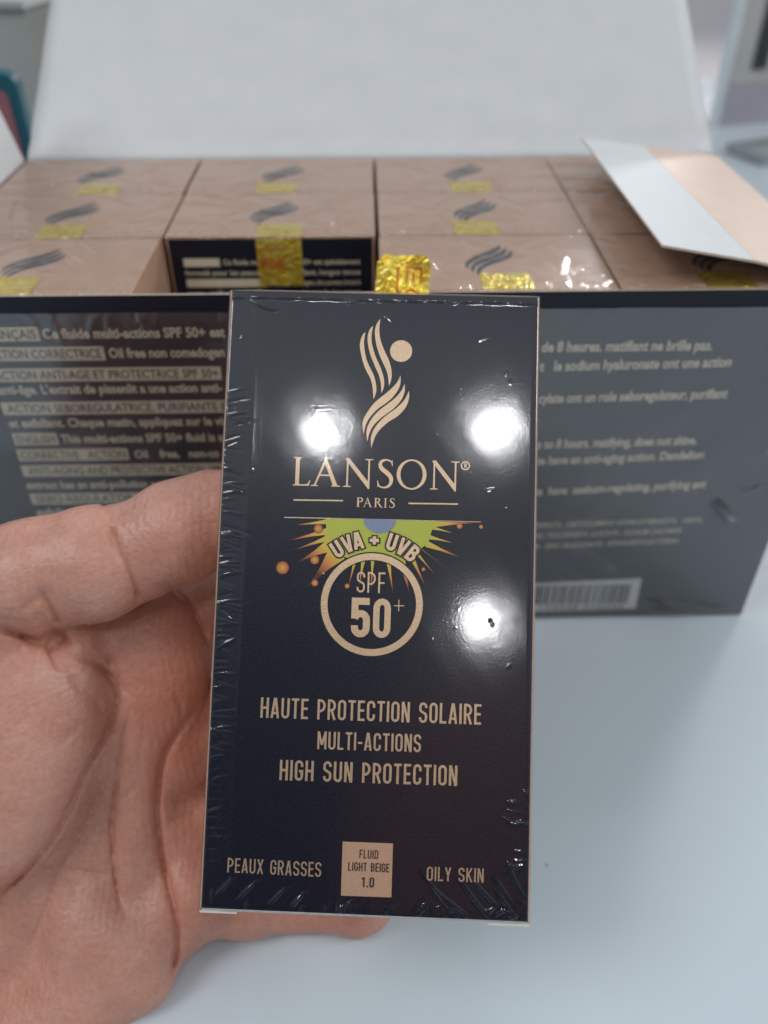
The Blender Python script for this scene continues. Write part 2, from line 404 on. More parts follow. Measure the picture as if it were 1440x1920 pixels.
def serif(ch):
    """roman capitals, cap height 1 -> (width, shapes); shapes: ('p', polygon) or ('s', [(x,y,w)...], closed)"""
    st, th, sf = .135, .05, .028
    def foot(x, hw, y, up):     # bracketed serif
        d = 1 if up else -1
        return ('p', [(x - hw, y), (x + hw, y), (x + hw, y + d * sf * .8), (x + hw * .45, y + d * sf * 1.6), (x - hw * .45, y + d * sf * 1.6), (x - hw, y + d * sf * .8)])
    if ch == 'L': return .62, [('p', [(.10, 0), (.10 + st, 0), (.10 + st, 1), (.10, 1)]), foot(.165, .15, 0, True), foot(.165, .15, 1, False), ('p', [(.2, 0), (.58, 0), (.635, .20), (.60, .19), (.54, .075), (.44, .05), (.2, .05)])]
    if ch == 'A': return 1.0, [('p', [(.10, 0), (.16, 0), (.535, .93), (.49, 1.03)]), ('p', [(.435, .90), (.49, 1.04), (.50, 1.04), (.93, 0), (.775, 0)]), ('p', [(.27, .36), (.70, .36), (.68, .41), (.29, .41)]), foot(.13, .125, 0, True), foot(.86, .16, 0, True)]
    if ch == 'N': return 1.02, [('p', [(.15, 0), (.205, 0), (.205, .95), (.15, .99)]), ('p', [(.10, 1.0), (.22, 1.02), (.90, .14), (.90, -.05), (.86, -.05), (.18, .86)]), ('p', [(.845, -.04), (.90, -.04), (.90, 1), (.845, 1)]), foot(.175, .13, 0, True), foot(.87, .14, 1, False)]
    if ch == 'S':
        p = [(.50, .80, .03), (.47, .90, .04), (.40, .965, .05), (.29, .985, .06), (.17, .95, .09), (.105, .86, .11), (.11, .75, .13), (.19, .645, .145), (.31, .55, .15), (.42, .44, .145), (.475, .32, .13), (.46, .17, .11), (.38, .06, .085), (.25, .015, .055), (.13, .035, .045), (.06, .11, .04), (.03, .22, .03)]
        return .55, [('s', smooth(p), False), ('p', [(.475, .98), (.50, .98), (.515, .78), (.485, .78)]), ('p', [(.03, .03), (.06, .03), (.045, .25), (.015, .25)])]
    if ch == 'O':
        n = 64; o = []; i_ = []
        for k in range(n):
            a = 2 * math.pi * k / n
            o.append((.53 + .53 * math.cos(a), .50 + .53 * math.sin(a))); i_.append((.53 + .395 * math.cos(a + .0) , .50 + .475 * math.sin(a)))
        return 1.06, [('r', o, i_)]
    if ch == 'P': return .56, [('p', [(.10, 0), (.22, 0), (.22, 1), (.10, 1)]), foot(.16, .14, 0, True), foot(.16, .12, 1, False), ('s', [(.18, .975, .05), (.30, .975, .05), (.41, .94, .08), (.47, .85, .11), (.475, .74, .12), (.44, .63, .11), (.36, .55, .07), (.24, .52, .045)], False)]
    if ch == 'R': return .70, [('p', [(.10, 0), (.22, 0), (.22, 1), (.10, 1)]), foot(.16, .14, 0, True), foot(.16, .12, 1, False), ('s', [(.18, .975, .05), (.30, .975, .05), (.41, .94, .08), (.47, .86, .11), (.475, .76, .12), (.44, .65, .11), (.36, .57, .07), (.22, .54, .045)], False), ('s', [(.32, .56, .10), (.50, .26, .12), (.62, .06, .12), (.74, -.02, .05)], False)]
    if ch == 'I': return .32, [('p', [(.10, 0), (.22, 0), (.22, 1), (.10, 1)]), foot(.16, .14, 0, True), foot(.16, .14, 1, False)]
    return .4, []
def smooth(p, n=4):
    P = np.array(p, float); out = []
    for i in range(len(P) - 1):
        p0, p1, p2, p3 = P[max(i - 1, 0)], P[i], P[i + 1], P[min(i + 2, len(P) - 1)]
        for k in range(n):
            t = k / n
            out.append(tuple(.5 * ((2 * p1) + (-p0 + p2) * t + (2 * p0 - 5 * p1 + 4 * p2 - p3) * t * t + (-p0 + 3 * p1 - 3 * p2 + p3) * t ** 3)))
    out.append(tuple(P[-1])); return out
def serif_letter(ink, ch, u0, u1, v, h):
    w, shapes = serif(ch); xs = []
    for s in shapes:
        pts = s[1] if s[0] != 'r' else s[1]
        for p in pts: xs += [p[0] - (p[2] / 2 if len(p) > 2 else 0), p[0] + (p[2] / 2 if len(p) > 2 else 0)]
    a, b = min(xs), max(xs); k = (u1 - u0) / (b - a)
    f = lambda p: (u0 + (p[0] - a) * k, v + p[1] * h) + ((p[2] * (k + h) / 2,) if len(p) > 2 else ())
    for s in shapes:
        if s[0] == 'p': ink.poly([f(p) for p in s[1]])
        elif s[0] == 's': ink.stroke([f(p) for p in s[1]], .1, s[2])
        else: ink.strip([f(p) for p in s[1]], [f(p) for p in s[2]], True)

# running text in the built-in font, condensed to fit between two points
_H = None
def font_mesh(s, bold=.012):
    cu = bpy.data.curves.new('t', 'FONT'); cu.body = s; cu.size = 1; cu.resolution_u = 3; cu.offset = bold; cu.fill_mode = 'FRONT'
    o = bpy.data.objects.new('t', cu); COL.objects.link(o)
    dg = bpy.context.evaluated_depsgraph_get(); dg.update()
    me = bpy.data.meshes.new_from_object(o.evaluated_get(dg))
    v = np.array([p.co[:] for p in me.vertices]).reshape(-1, 3); f = [list(p.vertices) for p in me.polygons]
    bpy.data.objects.remove(o); bpy.data.curves.remove(cu); bpy.data.meshes.remove(me)
    return v, f
def font_line(ink, s, u0, u1, v, h, bold=.02, v1=None):
    global _H
    if _H is None:
        a, _ = font_mesh('H', 0); _H = a[:, 1].max()
    a, f = font_mesh(s, bold)
    if len(a) == 0: return
    k = (u1 - u0) / (a[:, 0].max() - a[:, 0].min()); x = (a[:, 0] - a[:, 0].min())
    z = ink.lift(); b = len(ink.v)
    vy = v + a[:, 1] * h / _H + (0 if v1 is None else (v1 - v) * x / x.max())
    ink.v += [(u0 + p * k, q, z) for p, q in zip(x, vy)]
    ink.f += [[i + b for i in q] for q in f]

# wrinkled film sheet: a grid whose height carries ridges
def film_sheet(x0, x1, y0, y1, z, step, ridges, base=None, fold=None):
    nx, ny = int((x1 - x0) / step) + 1, int((y1 - y0) / step) + 1
    X, Y = np.meshgrid(np.linspace(x0, x1, nx), np.linspace(y0, y1, ny))
    Hh = np.zeros_like(X)
    sx, sy = (x1 - x0) / (nx - 1), (y1 - y0) / (ny - 1)
    for (cx, cy, ang, ln, w, amp) in ridges:
        c, s = math.cos(ang), math.sin(ang); ex = ln + 3 * w
        i0, i1 = max(0, int((cx - ex - x0) / sx)), min(nx, int((cx + ex - x0) / sx) + 2)
        j0, j1 = max(0, int((cy - ex - y0) / sy)), min(ny, int((cy + ex - y0) / sy) + 2)
        if i1 <= i0 or j1 <= j0: continue
        dx, dy = X[j0:j1, i0:i1] - cx, Y[j0:j1, i0:i1] - cy
        a = dx * c + dy * s; bb = -dx * s + dy * c + .035 * ln * np.sin(a / ln * 2.2 + cx)
        Hh[j0:j1, i0:i1] += amp * np.exp(-(bb / w) ** 2) * np.clip(1 - (a / ln) ** 2, 0, 1)
    if base is not None: Hh += base(X, Y)
    V = np.stack([X, Y, z + Hh], -1).reshape(-1, 3)
    i = np.arange(nx - 1)[None, :] + nx * np.arange(ny - 1)[:, None]
    F = np.stack([i, i + 1, i + nx + 1, i + nx], -1).reshape(-1, 4)
    return V, F, nx, ny
def fast_mesh(name, V, F, mat, parent=None):
    me = bpy.data.meshes.new(name)
    V = np.ascontiguousarray(V * MM, dtype=np.float32); F = np.ascontiguousarray(F, dtype=np.int32)
    me.vertices.add(len(V)); me.vertices.foreach_set('co', V.ravel())
    me.loops.add(F.size); me.loops.foreach_set('vertex_index', F.ravel())
    me.polygons.add(len(F)); me.polygons.foreach_set('loop_start', np.arange(0, F.size, F.shape[1], dtype=np.int32))
    me.polygons.foreach_set('use_smooth', np.ones(len(F), dtype=bool))
    me.materials.append(mat); me.update(calc_edges=True); me.validate()
    return link(bpy.data.objects.new(name, me), parent)

# ------------------------------------------------------------------ setting
t = MB(); t.box((-900, -500, -28), (900, 960, 0)); o = t.build('counter_top', M['counter'])
tag(o, 'glossy pale blue-grey counter top under the display carton', 'counter', None, 'structure')
t = MB(); t.poly([(-6000, -3000, -800), (6000, -3000, -800), (6000, 9000, -800), (-6000, 9000, -800)]); o = t.build('floor', M['floor'])
tag(o, 'pinkish stone floor seen beyond the counter edge', 'floor', None, 'structure')

# ------------------------------------------------------------------ display carton with its lid open
CX, CY0, CROT = 6.3, 187.7, math.radians(-1.1)
CM = Matrix.Translation((CX * MM, CY0 * MM, 0)) @ Matrix.Rotation(CROT, 4, 'Z')
WC, DC, HC = 117.3, 109.5, 112.0
carton = empty('display_carton', 'wide black display carton with open white lid, printed with gold text and barcode', 'carton', CM)
def upright(parent_name, lo, hi, mats, fm): 
    b = MB(); b.box(lo, hi, fm); return b.build(parent_name, mats, carton)
# panels: local x right, y away from the viewer, z up
upright('front_panel', (-WC, 0, 0.3), (WC, .7, HC), [M['black'], M['edge'], M['white']], (1, 1, 0, 2, 1, 1))
upright('back_panel', (-WC, DC - .6, 0.3), (WC, DC, HC - .6), [M['black'], M['white'], M['edge']], (2, 2, 1, 0, 2, 2))
for s in (-1, 1):
    x0, x1 = sorted((s * WC, s * (WC - .6)))
    upright('side_panel', (x0, .71, 0.3), (x1, DC - .61, HC - .8), [M['peach'], M['white'], M['edge']], (0 if s < 0 else 1, 0 if s > 0 else 1, 2, 2, 2, 2))
upright('base_panel', (-WC + .61, .71, .3), (WC - .61, DC - .61, .9), [M['white']], (0,) * 6)
# lid leans back
ca, sa = math.cos(math.radians(56)), math.sin(math.radians(56))
b = MB(); LL = 112
def lidp(x, l, th): return (x, DC - .3 + sa * l - ca * th * -1, HC + ca * l - sa * th * 1)
# slight bow so that the board is not a perfect plane
N = 44; lv = []; lf = []
for j in range(N + 1):
    for i in range(N + 1):
        u = -1 + 2 * i / N; l = LL * j / N
        bow = .5 * math.exp(-((l - 9) / 3.0) ** 2) + .25 * math.sin(u * 9 + l * .06) * math.sin(l * .11) + 1.6 * math.sin(math.pi * j / N * .9) * (1 - u * u * .6)
        lv.append((u * (WC - .4 - .8 * j / N), DC - .3 + sa * l + ca * bow, HC - .2 + ca * l - sa * bow))
n1 = len(lv)
lv += [(x, y + .6 * ca, z - .6 * sa) for x, y, z in lv]
for j in range(N):
    for i in range(N):
        q = [j * (N + 1) + i, j * (N + 1) + i + 1, (j + 1) * (N + 1) + i + 1, (j + 1) * (N + 1) + i]
        lf.append(q); lf.append([n1 + k for k in reversed(q)])
rim = [i for i in range(N + 1)] + [j * (N + 1) + N for j in range(1, N + 1)] + [N * (N + 1) + i for i in range(N - 1, -1, -1)] + [j * (N + 1) for j in range(N - 1, 0, -1)]
for k in range(len(rim)):
    a_, b_ = rim[k], rim[(k + 1) % len(rim)]
    lf.append([a_, n1 + a_, n1 + b_, b_])
lid = mesh_obj('lid', lv, lf, [M['white'], M['black']], carton, True, [0 if max(f) < n1 else (1 if min(f) >= n1 else 0) for f in lf])
lid['label'] = 'open white lid leaning back'
# right dust flap, folded in over the boxes; peach strip beside its fold
def sheet(name, pts, mat, parent, th=.55, back=None, edge=None):
    P = np.array(pts, float); nrm = np.cross(P[1] - P[0], P[2] - P[0]); nrm /= np.linalg.norm(nrm)
    if nrm[2] < 0: nrm = -nrm; P = P[::-1]
    n = len(P); b = MB(); Q = P - nrm * th
    b.poly(P, 0); b.poly(Q[::-1], 1)
    for i in range(n): b.poly([P[i], Q[i], Q[(i + 1) % n], P[(i + 1) % n]], 2)
    return b.build(name, [mat, back or mat, edge or M['edge']], parent)
A_, B_ = (WC - 48.9, 101, HC + 8.2), (WC - 51.0, 1.5, HC + 10.6)
As, Bs = (WC - 27.6, 101, HC + 5.3), (WC - 28.0, 1.5, HC + 6.6)
A0, B0 = (WC, 107.5, HC + .2), (WC, .8, HC + .2)
flap = sheet('side_flap', [A_, As, A0, B0, Bs, B_], M['white'], carton, .55, M['white'])
flap['label'] = 'white side flap with a peach strip folded over the boxes'
up = np.array([.12, 0, .99]) * .05
sheet('glue_strip', [np.array(p) + up for p in (As, A0, B0, Bs)], M['peach'], flap, .04)
# left dust flap stands open
b = MB()
fl = sheet('side_flap', [(-WC, DC - 2, HC), (-WC - 10.5, DC - 6, HC + 52), (-WC - 10.5, 8, HC + 52), (-WC, 1, HC)], M['white'], carton, .55)
fl['label'] = 'white side flap standing open'

# printed text on the front panel: local frame of the panel face (x right, y up, z towards the viewer)
face = Matrix.Rotation(math.radians(90), 4, 'X')
def on_face(o, y=-.02): o.matrix_local = Matrix.Translation((0, y * MM, 0)) @ face; return o
bars = Ink(.02); ink = Ink(.04); dark = Ink(.045 + .03)
def bar(u0, u1, v, s=None, u_a=None, u_b=None):
    bars.poly([(u0, v - .7), (u1, v - .7), (u1, v + 3.1), (u0, v + 3.1)])
    if s: font_line(dark, s, u_a if u_a is not None else u0 + .8, u_b if u_b is not None else u1 - .8, v, 2.4, .01)
tl = lambda s, a, b_, v, h=2.5, v1=None: font_line(ink, s, a, b_, v, h, .03, v1)
bar(-97.8, -82.9, 101.0, 'FRANÇAIS'); tl('Ce fluide multi-actions SPF 50+ est', -82, -37.6, 101.0); tl('spécialement formulé pour une protection de plu', -36, 37.6, 98.5)
tl('s de 8 heures. matifiant ne brille pas.', 38.9, 84, 96.0, 2.7)
bar(-97.8, -68.1, 95.6, 'ACTION CORRECTRICE'); tl('Oil free non comedogen', -67.0, -38.4, 95.6); tl('e couvrant unifiant, correcteur', -38, 20, 93)
tl('t   le sodium hyaluronate ont une action', 41.0, 90, 90.5, 2.7, 91.3)
bar(-97.8, -39.9, 89.7, 'ACTION ANTI-AGE ET PROTECTRICE SPF 50+'); tl("anti-âge. L'extrait de pissenlit a une action anti-", -97.3, -40.2, 85.5)
bar(-97.8, -30, 79.9, 'ACTION SEBOREGULATRICE, PURIFIANTE ET', -96.5, -38); tl('cylate ont un role seboregulateur, purifiant', 41.8, 91.4, 81.0, 2.7, 82)
tl('et exfoliant. Chaque matin, appliquez sur le visage', -97.4, -36, 75.4)
bar(-97.5, -85.8, 70.4, 'ENGLISH'); tl('This multi-actions SPF 50+ fluid is su', -84.9, -40.5, 70.3); tl('p to 8 hours. matifying, does not shine.', 43.0, 86.8, 66.6, 2.7, 67.4)
bar(-97.8, -68.0, 65.2, 'CORRECTIVE   ACTION'); tl('Oil    free,   non-co', -66.3, -43.5, 65.1); tl('te have an anti-aging action. Dandelion', 43.5, 89.8, 61.1, 2.7, 62.6)
bar(-98.0, -36, 59.9, 'ANTI-AGING AND PROTECTIVE ACTION SPF 50+', -96.4, -38.5); tl('extract has an anti-pollution action.', -98.2, -55.8, 55.1)
bar(-98.2, -50, 50.2, 'SEBO-REGULATOR, PURIFYING', -96.8, -52); tl('te  have  asebum-regulating, purifying ant', 44.0, 92.9, 50.4, 2.7, 52.4)
tl('exfoliating action. Every morning apply', -98.0, -45, 45.4)
for s_, a_, b_, v_, v1_ in (('STEARATE - DIETHYLAMINO HYDROXYBENZOYL   HEXYL', 44.5, 95.2, 38.3, 39.6), ('ATE - TOCOPHERYL ACETATE - SODIUM CHLORIDE', 45, 89.7, 34.0, 35.6), ('NE - ZINC GLUCONATE - ETHYLHEXYLGLYCERIN', 45.5, 89.5, 30.0, 31.6)):
    font_line(ink, s_, a_, b_, v_, 1.8, .014, v1_)
on_face(bars.build('highlight_bars', M['text'], carton)); on_face(ink.build('printed_text', M['text'], carton)); on_face(dark.build('heading_text', M['inkdark'], carton))
bc = Ink(.03); bc.poly([(44, 3.2), (82.2, 3.9), (81.6, 17.2), (44, 15.5)]); lab = on_face(bc.build('barcode_label', M['label'], carton))
bl = Ink(.06); x = 47.0
rb = random.Random(3)
while x < 78.5:
    w_ = rb.choice((.3, .3, .45, .6, .9)); bl.poly([(x, 6.4), (x + w_, 6.4), (x + w_, 14.6), (x, 14.6)]); x += w_ + rb.choice((.3, .35, .5, .7))
font_line(bl, '6 194048 310044', 47, 78, 4.2, 1.5, .0)
bo = bl.build('barcode_bars', M['inkdark'], None); bo.parent = lab
# loose shrink film over the front panel
R_ = []
for i in range(70):
    cx = RNG.uniform(-115, 115); R_.append((cx, RNG.uniform(103, 107.5), math.radians(RNG.uniform(60, 120)), RNG.uniform(2, 6), RNG.uniform(.35, .9), RNG.uniform(.08, .25)))
for i in range(34):
    R_.append((RNG.uniform(-112, 112), RNG.uniform(10, 98), math.radians(RNG.uniform(15, 75)), RNG.uniform(14, 46), RNG.uniform(2.0, 6.0), RNG.uniform(.15, .5)))
for i in range(40):
    R_.append((RNG.uniform(-112, 112), RNG.uniform(1.5, 8), math.radians(RNG.uniform(-30, 60)), RNG.uniform(3, 9), RNG.uniform(.4, 1.0), RNG.uniform(.15, .5)))
R_ += [(64, 26.5, math.radians(-35), 11, .9, 1.3), (62, 15, math.radians(-38), 10, 1.2, 1.5), (97, 6, math.radians(-12), 17, 1.1, 1.6), (94, 3.5, math.radians(-4), 9, .9, 1.2), (100, 44, math.radians(-45), 6, 1.4, 1.7),
       (97, 48, math.radians(-60), 4, .8, .5), (107, 52, math.radians(40), 3, .8, .5), (104, 51, math.radians(-50), 3, .6, .5), (52, 36, math.radians(10), 12, 2.0, .6), (112, 75, math.radians(55), 14, 1.4, .8), (110, 70, math.radians(52), 10, 1.0, .6)]
V, F, nx, ny = film_sheet(-WC - .2, WC + .2, .6, 107.8, .55, .55, R_, lambda X, Y: .25 * np.sin(X * .055 + Y * .03) * np.sin(Y * .05 + 1.3) + .12 * np.sin(X * .16 - Y * .11))
fo = fast_mesh('shrink_film', V, F, M['film_carton'], carton); on_face(fo, -.02)

# ------------------------------------------------------------------ emblem outlines (front of a box, millimetres)
LEAVES = [
 [(-3.26,104.64),(-3.8,104.06),(-4.22,102.57),(-4.08,100.94),(-3.22,98.01),(-1.99,95.68),(-1.57,93.93),(-1.36,91.95),(-0.9,93.36),(-1.02,94.97),(-1.59,96.72),(-2.83,99.2),(-3.43,101.85),(-3.44,103.48)],
 [(-1.87,105.87),(-2.52,105.14),(-2.86,103.49),(-2.46,101.13),(-1.51,98.64),(-0.49,96.46),(-0.08,94.85),(0.05,93.12),(0.49,94.28),(0.47,95.75),(-0.18,97.79),(-1.27,100.13),(-2.0,102.48),(-2.1,104.26)],
 [(-0.56,107.24),(-1.25,106.21),(-1.53,104.57),(-1.11,102.05),(-0.24,99.71),(0.84,97.52),(1.25,96.06),(1.4,94.52),(1.8,95.63),(1.84,97.25),(1.29,99.31),(0.29,101.35),(-0.51,103.55),(-0.72,105.48)],
 [(3.51,96.53),(2.8,95.07),(1.4,93.57),(-1.12,91.3),(-2.49,89.36),(-3.16,87.88),(-3.22,86.72),(-2.93,85.41),(-2.7,86.88),(-2.03,88.35),(-0.5,90.15),(1.47,91.66),(2.85,93.31),(3.53,94.95)],
 [(4.32,95.04),(3.64,93.48),(2.18,91.83),(-0.07,90.01),(-1.59,88.22),(-2.33,86.6),(-2.43,85.43),(-2.22,83.98),(-1.93,85.44),(-1.26,86.92),(0.27,88.56),(2.37,90.23),(3.76,91.87),(4.36,93.5)],
 [(5.15,93.7),(4.41,92.04),(2.95,90.39),(0.84,88.72),(-0.82,86.78),(-1.52,85.16),(-1.59,84.0),(-1.44,82.77),(-1.09,84.16),(-0.36,85.78),(1.31,87.57),(3.28,88.94),(4.67,90.58),(5.22,92.35)]]
def leaf(ink, pts, f=lambda p: p):
    # the outline runs from tip to tip: points 0..7 one side, 7..13,0 the other; both sides smoothed, then bridged
    a = smooth(pts[:8], 4); b = smooth(pts[7:] + pts[:1], 4)[::-1]
    n = 28
    def res(c):
        c = np.array(c); d = np.r_[0, np.cumsum(np.hypot(*np.diff(c, axis=0).T))]; d /= d[-1]; t = np.linspace(0, 1, n)
        return [f((np.interp(k, d, c[:, 0]), np.interp(k, d, c[:, 1]))) for k in t]
    ink.strip(res(a), res(b))

# ------------------------------------------------------------------ small boxes standing in the carton
BW, BH, BD = 57.3, 111.0, 35.5
# local frame as on the held box: x right, y up, z towards the viewer, origin at the middle of the base
def build_small_box(variant):
    root = empty('sunscreen_box', 'x', 'box', Matrix.Identity(4), 'small boxes standing in the carton')
    b = MB(); b.box((-BW / 2, 0, -BD / 2), (BW / 2, BH, BD / 2), (1, 1, 1, 1, 0, 0), .8); b.build('carton_body', [M['black'], M['beige']], root)
    e = Ink(.05)
    for lf_ in LEAVES[3:]:
        leaf(e, lf_, lambda p: (-.4 + (p[0] - 1.0) * 1.55, -(-1.2 - (p[1] - 89.6) * 1.5)))
    eo = e.build('emblem', M['inkgrey'], root); eo.matrix_local = Matrix.Translation((0, (BH) * MM, 0)) @ Matrix.Rotation(math.radians(-90), 4, 'X')
    # gold seal folded over the viewer-side top edge
    prof = [(BH + .10, BD / 2 - 10)] + [(BH + .12, BD / 2 - 5), (BH + .14, BD / 2 - .8), (BH - .1, BD / 2 - .05), (BH - .8, BD / 2 + .14)] + [(BH - 3 - k * 2.2, BD / 2 + .12 + .05 * math.sin(k * 1.7)) for k in range(6)]
    b = MB(); n = len(prof); hw = 6.2
    for sx in (-hw, hw): b.v += [(sx, y, z) for y, z in prof]
    for i in range(n - 1): b.f.append([i, i + 1, n + i + 1, n + i]); b.m.append(0)
    b.v = [(p[0] + (-1.6, .4, 2.2)[variant], p[1], p[2]) for p in b.v]
    so = b.build('security_seal', M['seal'], root)
    sp = Ink(BD / 2 + .30)
    sans_line(sp, 'SON', -3.2, 3.2, BH - 9, 3.2, .6, .2); sp.stroke([(-4, BH - 3.5), (4, BH - 3.5)], .5)
    sp.build('seal_print', M['orange'], root).parent = so
    # shiny strip added along the viewer-side top edge to give gold glints
    b = MB(); nn = 6; x_ = np.linspace(-BW / 2 + .7, BW / 2 - .7, 140); rg0 = np.random.default_rng(90 + variant)
    rr_ = .42 + .10 * rg0.random(140) * (rg0.random(140) > .45)
    for i_, xx in enumerate(x_):
        for q in range(nn + 1):
            th = math.radians(-20 + 130 * q / nn); b.v.append((xx, BH - .36 + rr_[i_] * math.sin(th), BD / 2 - .36 + rr_[i_] * math.cos(th)))
    for i_ in range(139):
        for q in range(nn): a0 = i_ * (nn + 1) + q; b.f.append([a0, a0 + nn + 1, a0 + nn + 2, a0 + 1]); b.m.append(0)
    b.build('glint_strip', M['rim'], root, True)
    # text on the side that faces the viewer
    tx = Ink(BD / 2 + .02)
    hb = Ink(BD / 2 + .02)
    for k, (s_, hd) in enumerate((('FRANÇAIS', 'Ce fluide multi-actions SPF 50+ est spécialement'), (None, 'formulé pour les peaux grasses. matifiant, longue tenue'), ('ACTION CORRECTRICE', 'Oil free, non comedogene, ultra couvrante, formule la'), (None, 'peau unifiee sans effet masque toute la journee'), ('ACTION ANTI-AGE', 'et protectrice SPF 50+ pour le visage'), (None, 'anti-age et le sodium hyaluronate ont une action'))):
        v_ = 103.2 - k * 3.0
        if s_:
            e1 = -24.5 + len(s_) * 1.25; hb.poly([(-24.5, v_ - .5), (e1, v_ - .5), (e1, v_ + 1.9), (-24.5, v_ + 1.9)]); font_line(tx, hd, e1 + 1, 24.5, v_, 1.5, .015)
        else: font_line(tx, hd, -24.5, 24.5, v_, 1.5, .015)
    hb.build('heading_bar', M['text'], root); tx.build('printed_text', M['text'], root)
    # film over the top, puckered along the viewer-side edge
    R = []; rg = np.random.default_rng(40 + variant)
    for i in range(46): R.append((rg.uniform(-29, 29), -BD / 2 + rg.uniform(.2, 1.5), math.radians(rg.uniform(70, 110)), rg.uniform(.5, 1.8), rg.uniform(.25, .55), rg.uniform(.25, .7)))
    for i in range(26): R.append((rg.uniform(-27, 27), rg.uniform(-15, 16), math.radians(rg.uniform(-40, 220)), rg.uniform(4, 14), rg.uniform(.4, 1.3), rg.uniform(.15, .55)))
    for sx in (-1, 1):
        for sy in (-1, 1):
            for i in range(4): R.append((sx * rg.uniform(20, 27), sy * rg.uniform(8, 15), math.atan2(sy * 12, sx * 12) + rg.uniform(-.4, .4), rg.uniform(3, 8), rg.uniform(.3, .7), rg.uniform(.1, .3)))
    V, F, nx, ny = film_sheet(-BW / 2 + .1, BW / 2 - .1, -BD / 2 + .05, BD / 2 - .1, .25, .45, R)
    # the sheet rolls over the viewer-side edge in a small rounded rim
    V = V.reshape(ny, nx, 3); V[:, :, 2] += .1; rad = .57; rows = []
    for kk_ in range(7):
        th = math.radians(90 * (1 - kk_ / 7.0)); e_ = np.clip(V[0, :, 2] - .35, -.1, .45) * (.5 + .5 * math.cos(th))
        row_ = V[0].copy(); row_[:, 1] = -BD / 2 + .35 - (rad + e_) * math.sin(th); row_[:, 2] = -.22 + (rad + e_) * math.cos(th); rows.append(row_)
    V = np.concatenate([np.array(rows), V[2:]]); ny_ = V.shape[0]; V = V.reshape(-1, 3)
    i_ = np.arange(nx - 1)[None, :] + nx * np.arange(ny_ - 1)[:, None]; F = np.stack([i_, i_ + 1, i_ + nx + 1, i_ + nx], -1).reshape(-1, 4)
    fo = fast_mesh('shrink_film', V, F, M['film_top'], root); fo.matrix_local = Matrix.Translation((0, (BH + .05) * MM, 0)) @ Matrix.Rotation(math.radians(-90), 4, 'X')
    return root
def copy_tree(o, parent=None):
    c = o.copy(); COL.objects.link(c)
    if parent is not None: c.parent = parent
    for ch in list(o.children): copy_tree(ch, c)
    return c
where_col = ('in the left column', 'in the second column', 'in the third column', 'in the right column beside the folded flap')
where_row = ('front', 'middle', 'back')
LBL = {
 (0, 0): 'small beige topped box at the front left, beside the empty slot',
 (1, 0): 'small beige topped box at the left end of the middle row',
 (2, 0): 'small beige topped box in the back left corner against the lid',
 (1, 1): 'small box showing its black text side and gold seal',
 (2, 1): 'small beige topped box against the lid behind the one showing black text',
 (0, 2): 'front box with a clear dark wave emblem on top, right of the held box',
 (1, 2): 'middle row box right behind the front box with the clear emblem',
 (2, 2): 'beige topped box against the lid, third from the left in the back row',
 (0, 3): 'front right beige topped box partly shaded under the folded flap',
 (1, 3): 'middle row beige topped box half hidden under the folded flap',
 (2, 3): 'beige topped box in the back right corner under the flap tip'}
protos = [None, None, None]; n_box = 0
for row in range(3):
    for c_ in range(4):
        if (row, c_) == (0, 1): continue
        v_ = (row + c_) % 3
        if protos[v_] is None: o = protos[v_] = build_small_box(v_)
        else: o = copy_tree(protos[v_])
        jx, jy, jr = RNG.uniform(-.25, .25), RNG.uniform(-.2, .2), RNG.uniform(-.006, .006)
        o.matrix_world = CM @ Matrix.Translation(((-87.2 + 58.25 * c_ + jx) * MM, (1.1 + BD / 2 + row * 36.0 + jy) * MM, .95 * MM)) @ Matrix.Rotation(jr, 4, 'Z') @ Matrix.Rotation(math.radians(90), 4, 'X')
        o['label'] = LBL[(row, c_)]; n_box += 1

# ------------------------------------------------------------------ held box
HW, HH, HDp = 58.0, 112.0, 36.0
RB = np.array([[0.99677, 0.06061, -0.05277], [-0.08005, 0.69109, -0.71832], [-0.00707, 0.72022, 0.69370]])
front_c = np.array([2.6841, 108.623, 89.4922])
base = front_c - RB[:, 1] * HH / 2 - RB[:, 2] * HDp / 2
HM = Matrix([[*RB[0], base[0] * MM], [*RB[1], base[1] * MM], [*RB[2], base[2] * MM], [0, 0, 0, 1]])
held = empty('sunscreen_box', 'large shrink wrapped black sunscreen box held up in the hand', 'box', HM)
Z0 = HDp / 2
b = MB(); b.box((-HW / 2, 0, -HDp / 2), (HW / 2, HH, HDp / 2), (1, 1, 2, 1, 0, 0), .32); b.build('carton_body', [M['black'], M['beige'], M['greyboard']], held)
# tuck flap at the bottom: bare board showing below the front, with two wider ears
b = MB()
b.box((-28.6, -.42, -17), (28.6, -.005, Z0 - .15)); b.box((-28.95, -.75, Z0 - 6), (-22.4, -.43, Z0 + .05)); b.box((21.7, -.8, Z0 - 6), (28.9, -.43, Z0 + .05))
b.build('bottom_flap', M['greyboard'], held)
zi = Z0 + .02
e = Ink(zi)
for lf_ in LEAVES: leaf(e, lf_)
e.disc(3.48, 101.18, 2.06); e.build('emblem', M['gold'], held)
k = Ink(zi)
for ch, a_, b_ in (('L', -15.71, -12.45), ('A', -12.38, -6.90), ('N', -6.45, -.95), ('S', -.17, 2.75), ('O', 3.37, 8.85), ('N', 9.5, 14.9)):
    serif_letter(k, ch, a_, b_, 75.45, 5.28)
k.ring(15.92, 80.0, .62, .84, 40); sans_line(k, 'R', 15.68, 16.2, 79.6, .82, .5, .16)
k.build('brand_lettering', M['gold'], held)
k = Ink(zi)
for ch, a_, b_ in (('P', -3.88, -2.62), ('A', -2.62, -.95), ('R', -.62, .98), ('I', 1.22, 1.75), ('S', 2.22, 3.2)): serif_letter(k, ch, a_, b_, 71.85, 1.72)
k.build('city_lettering', M['gold'], held)
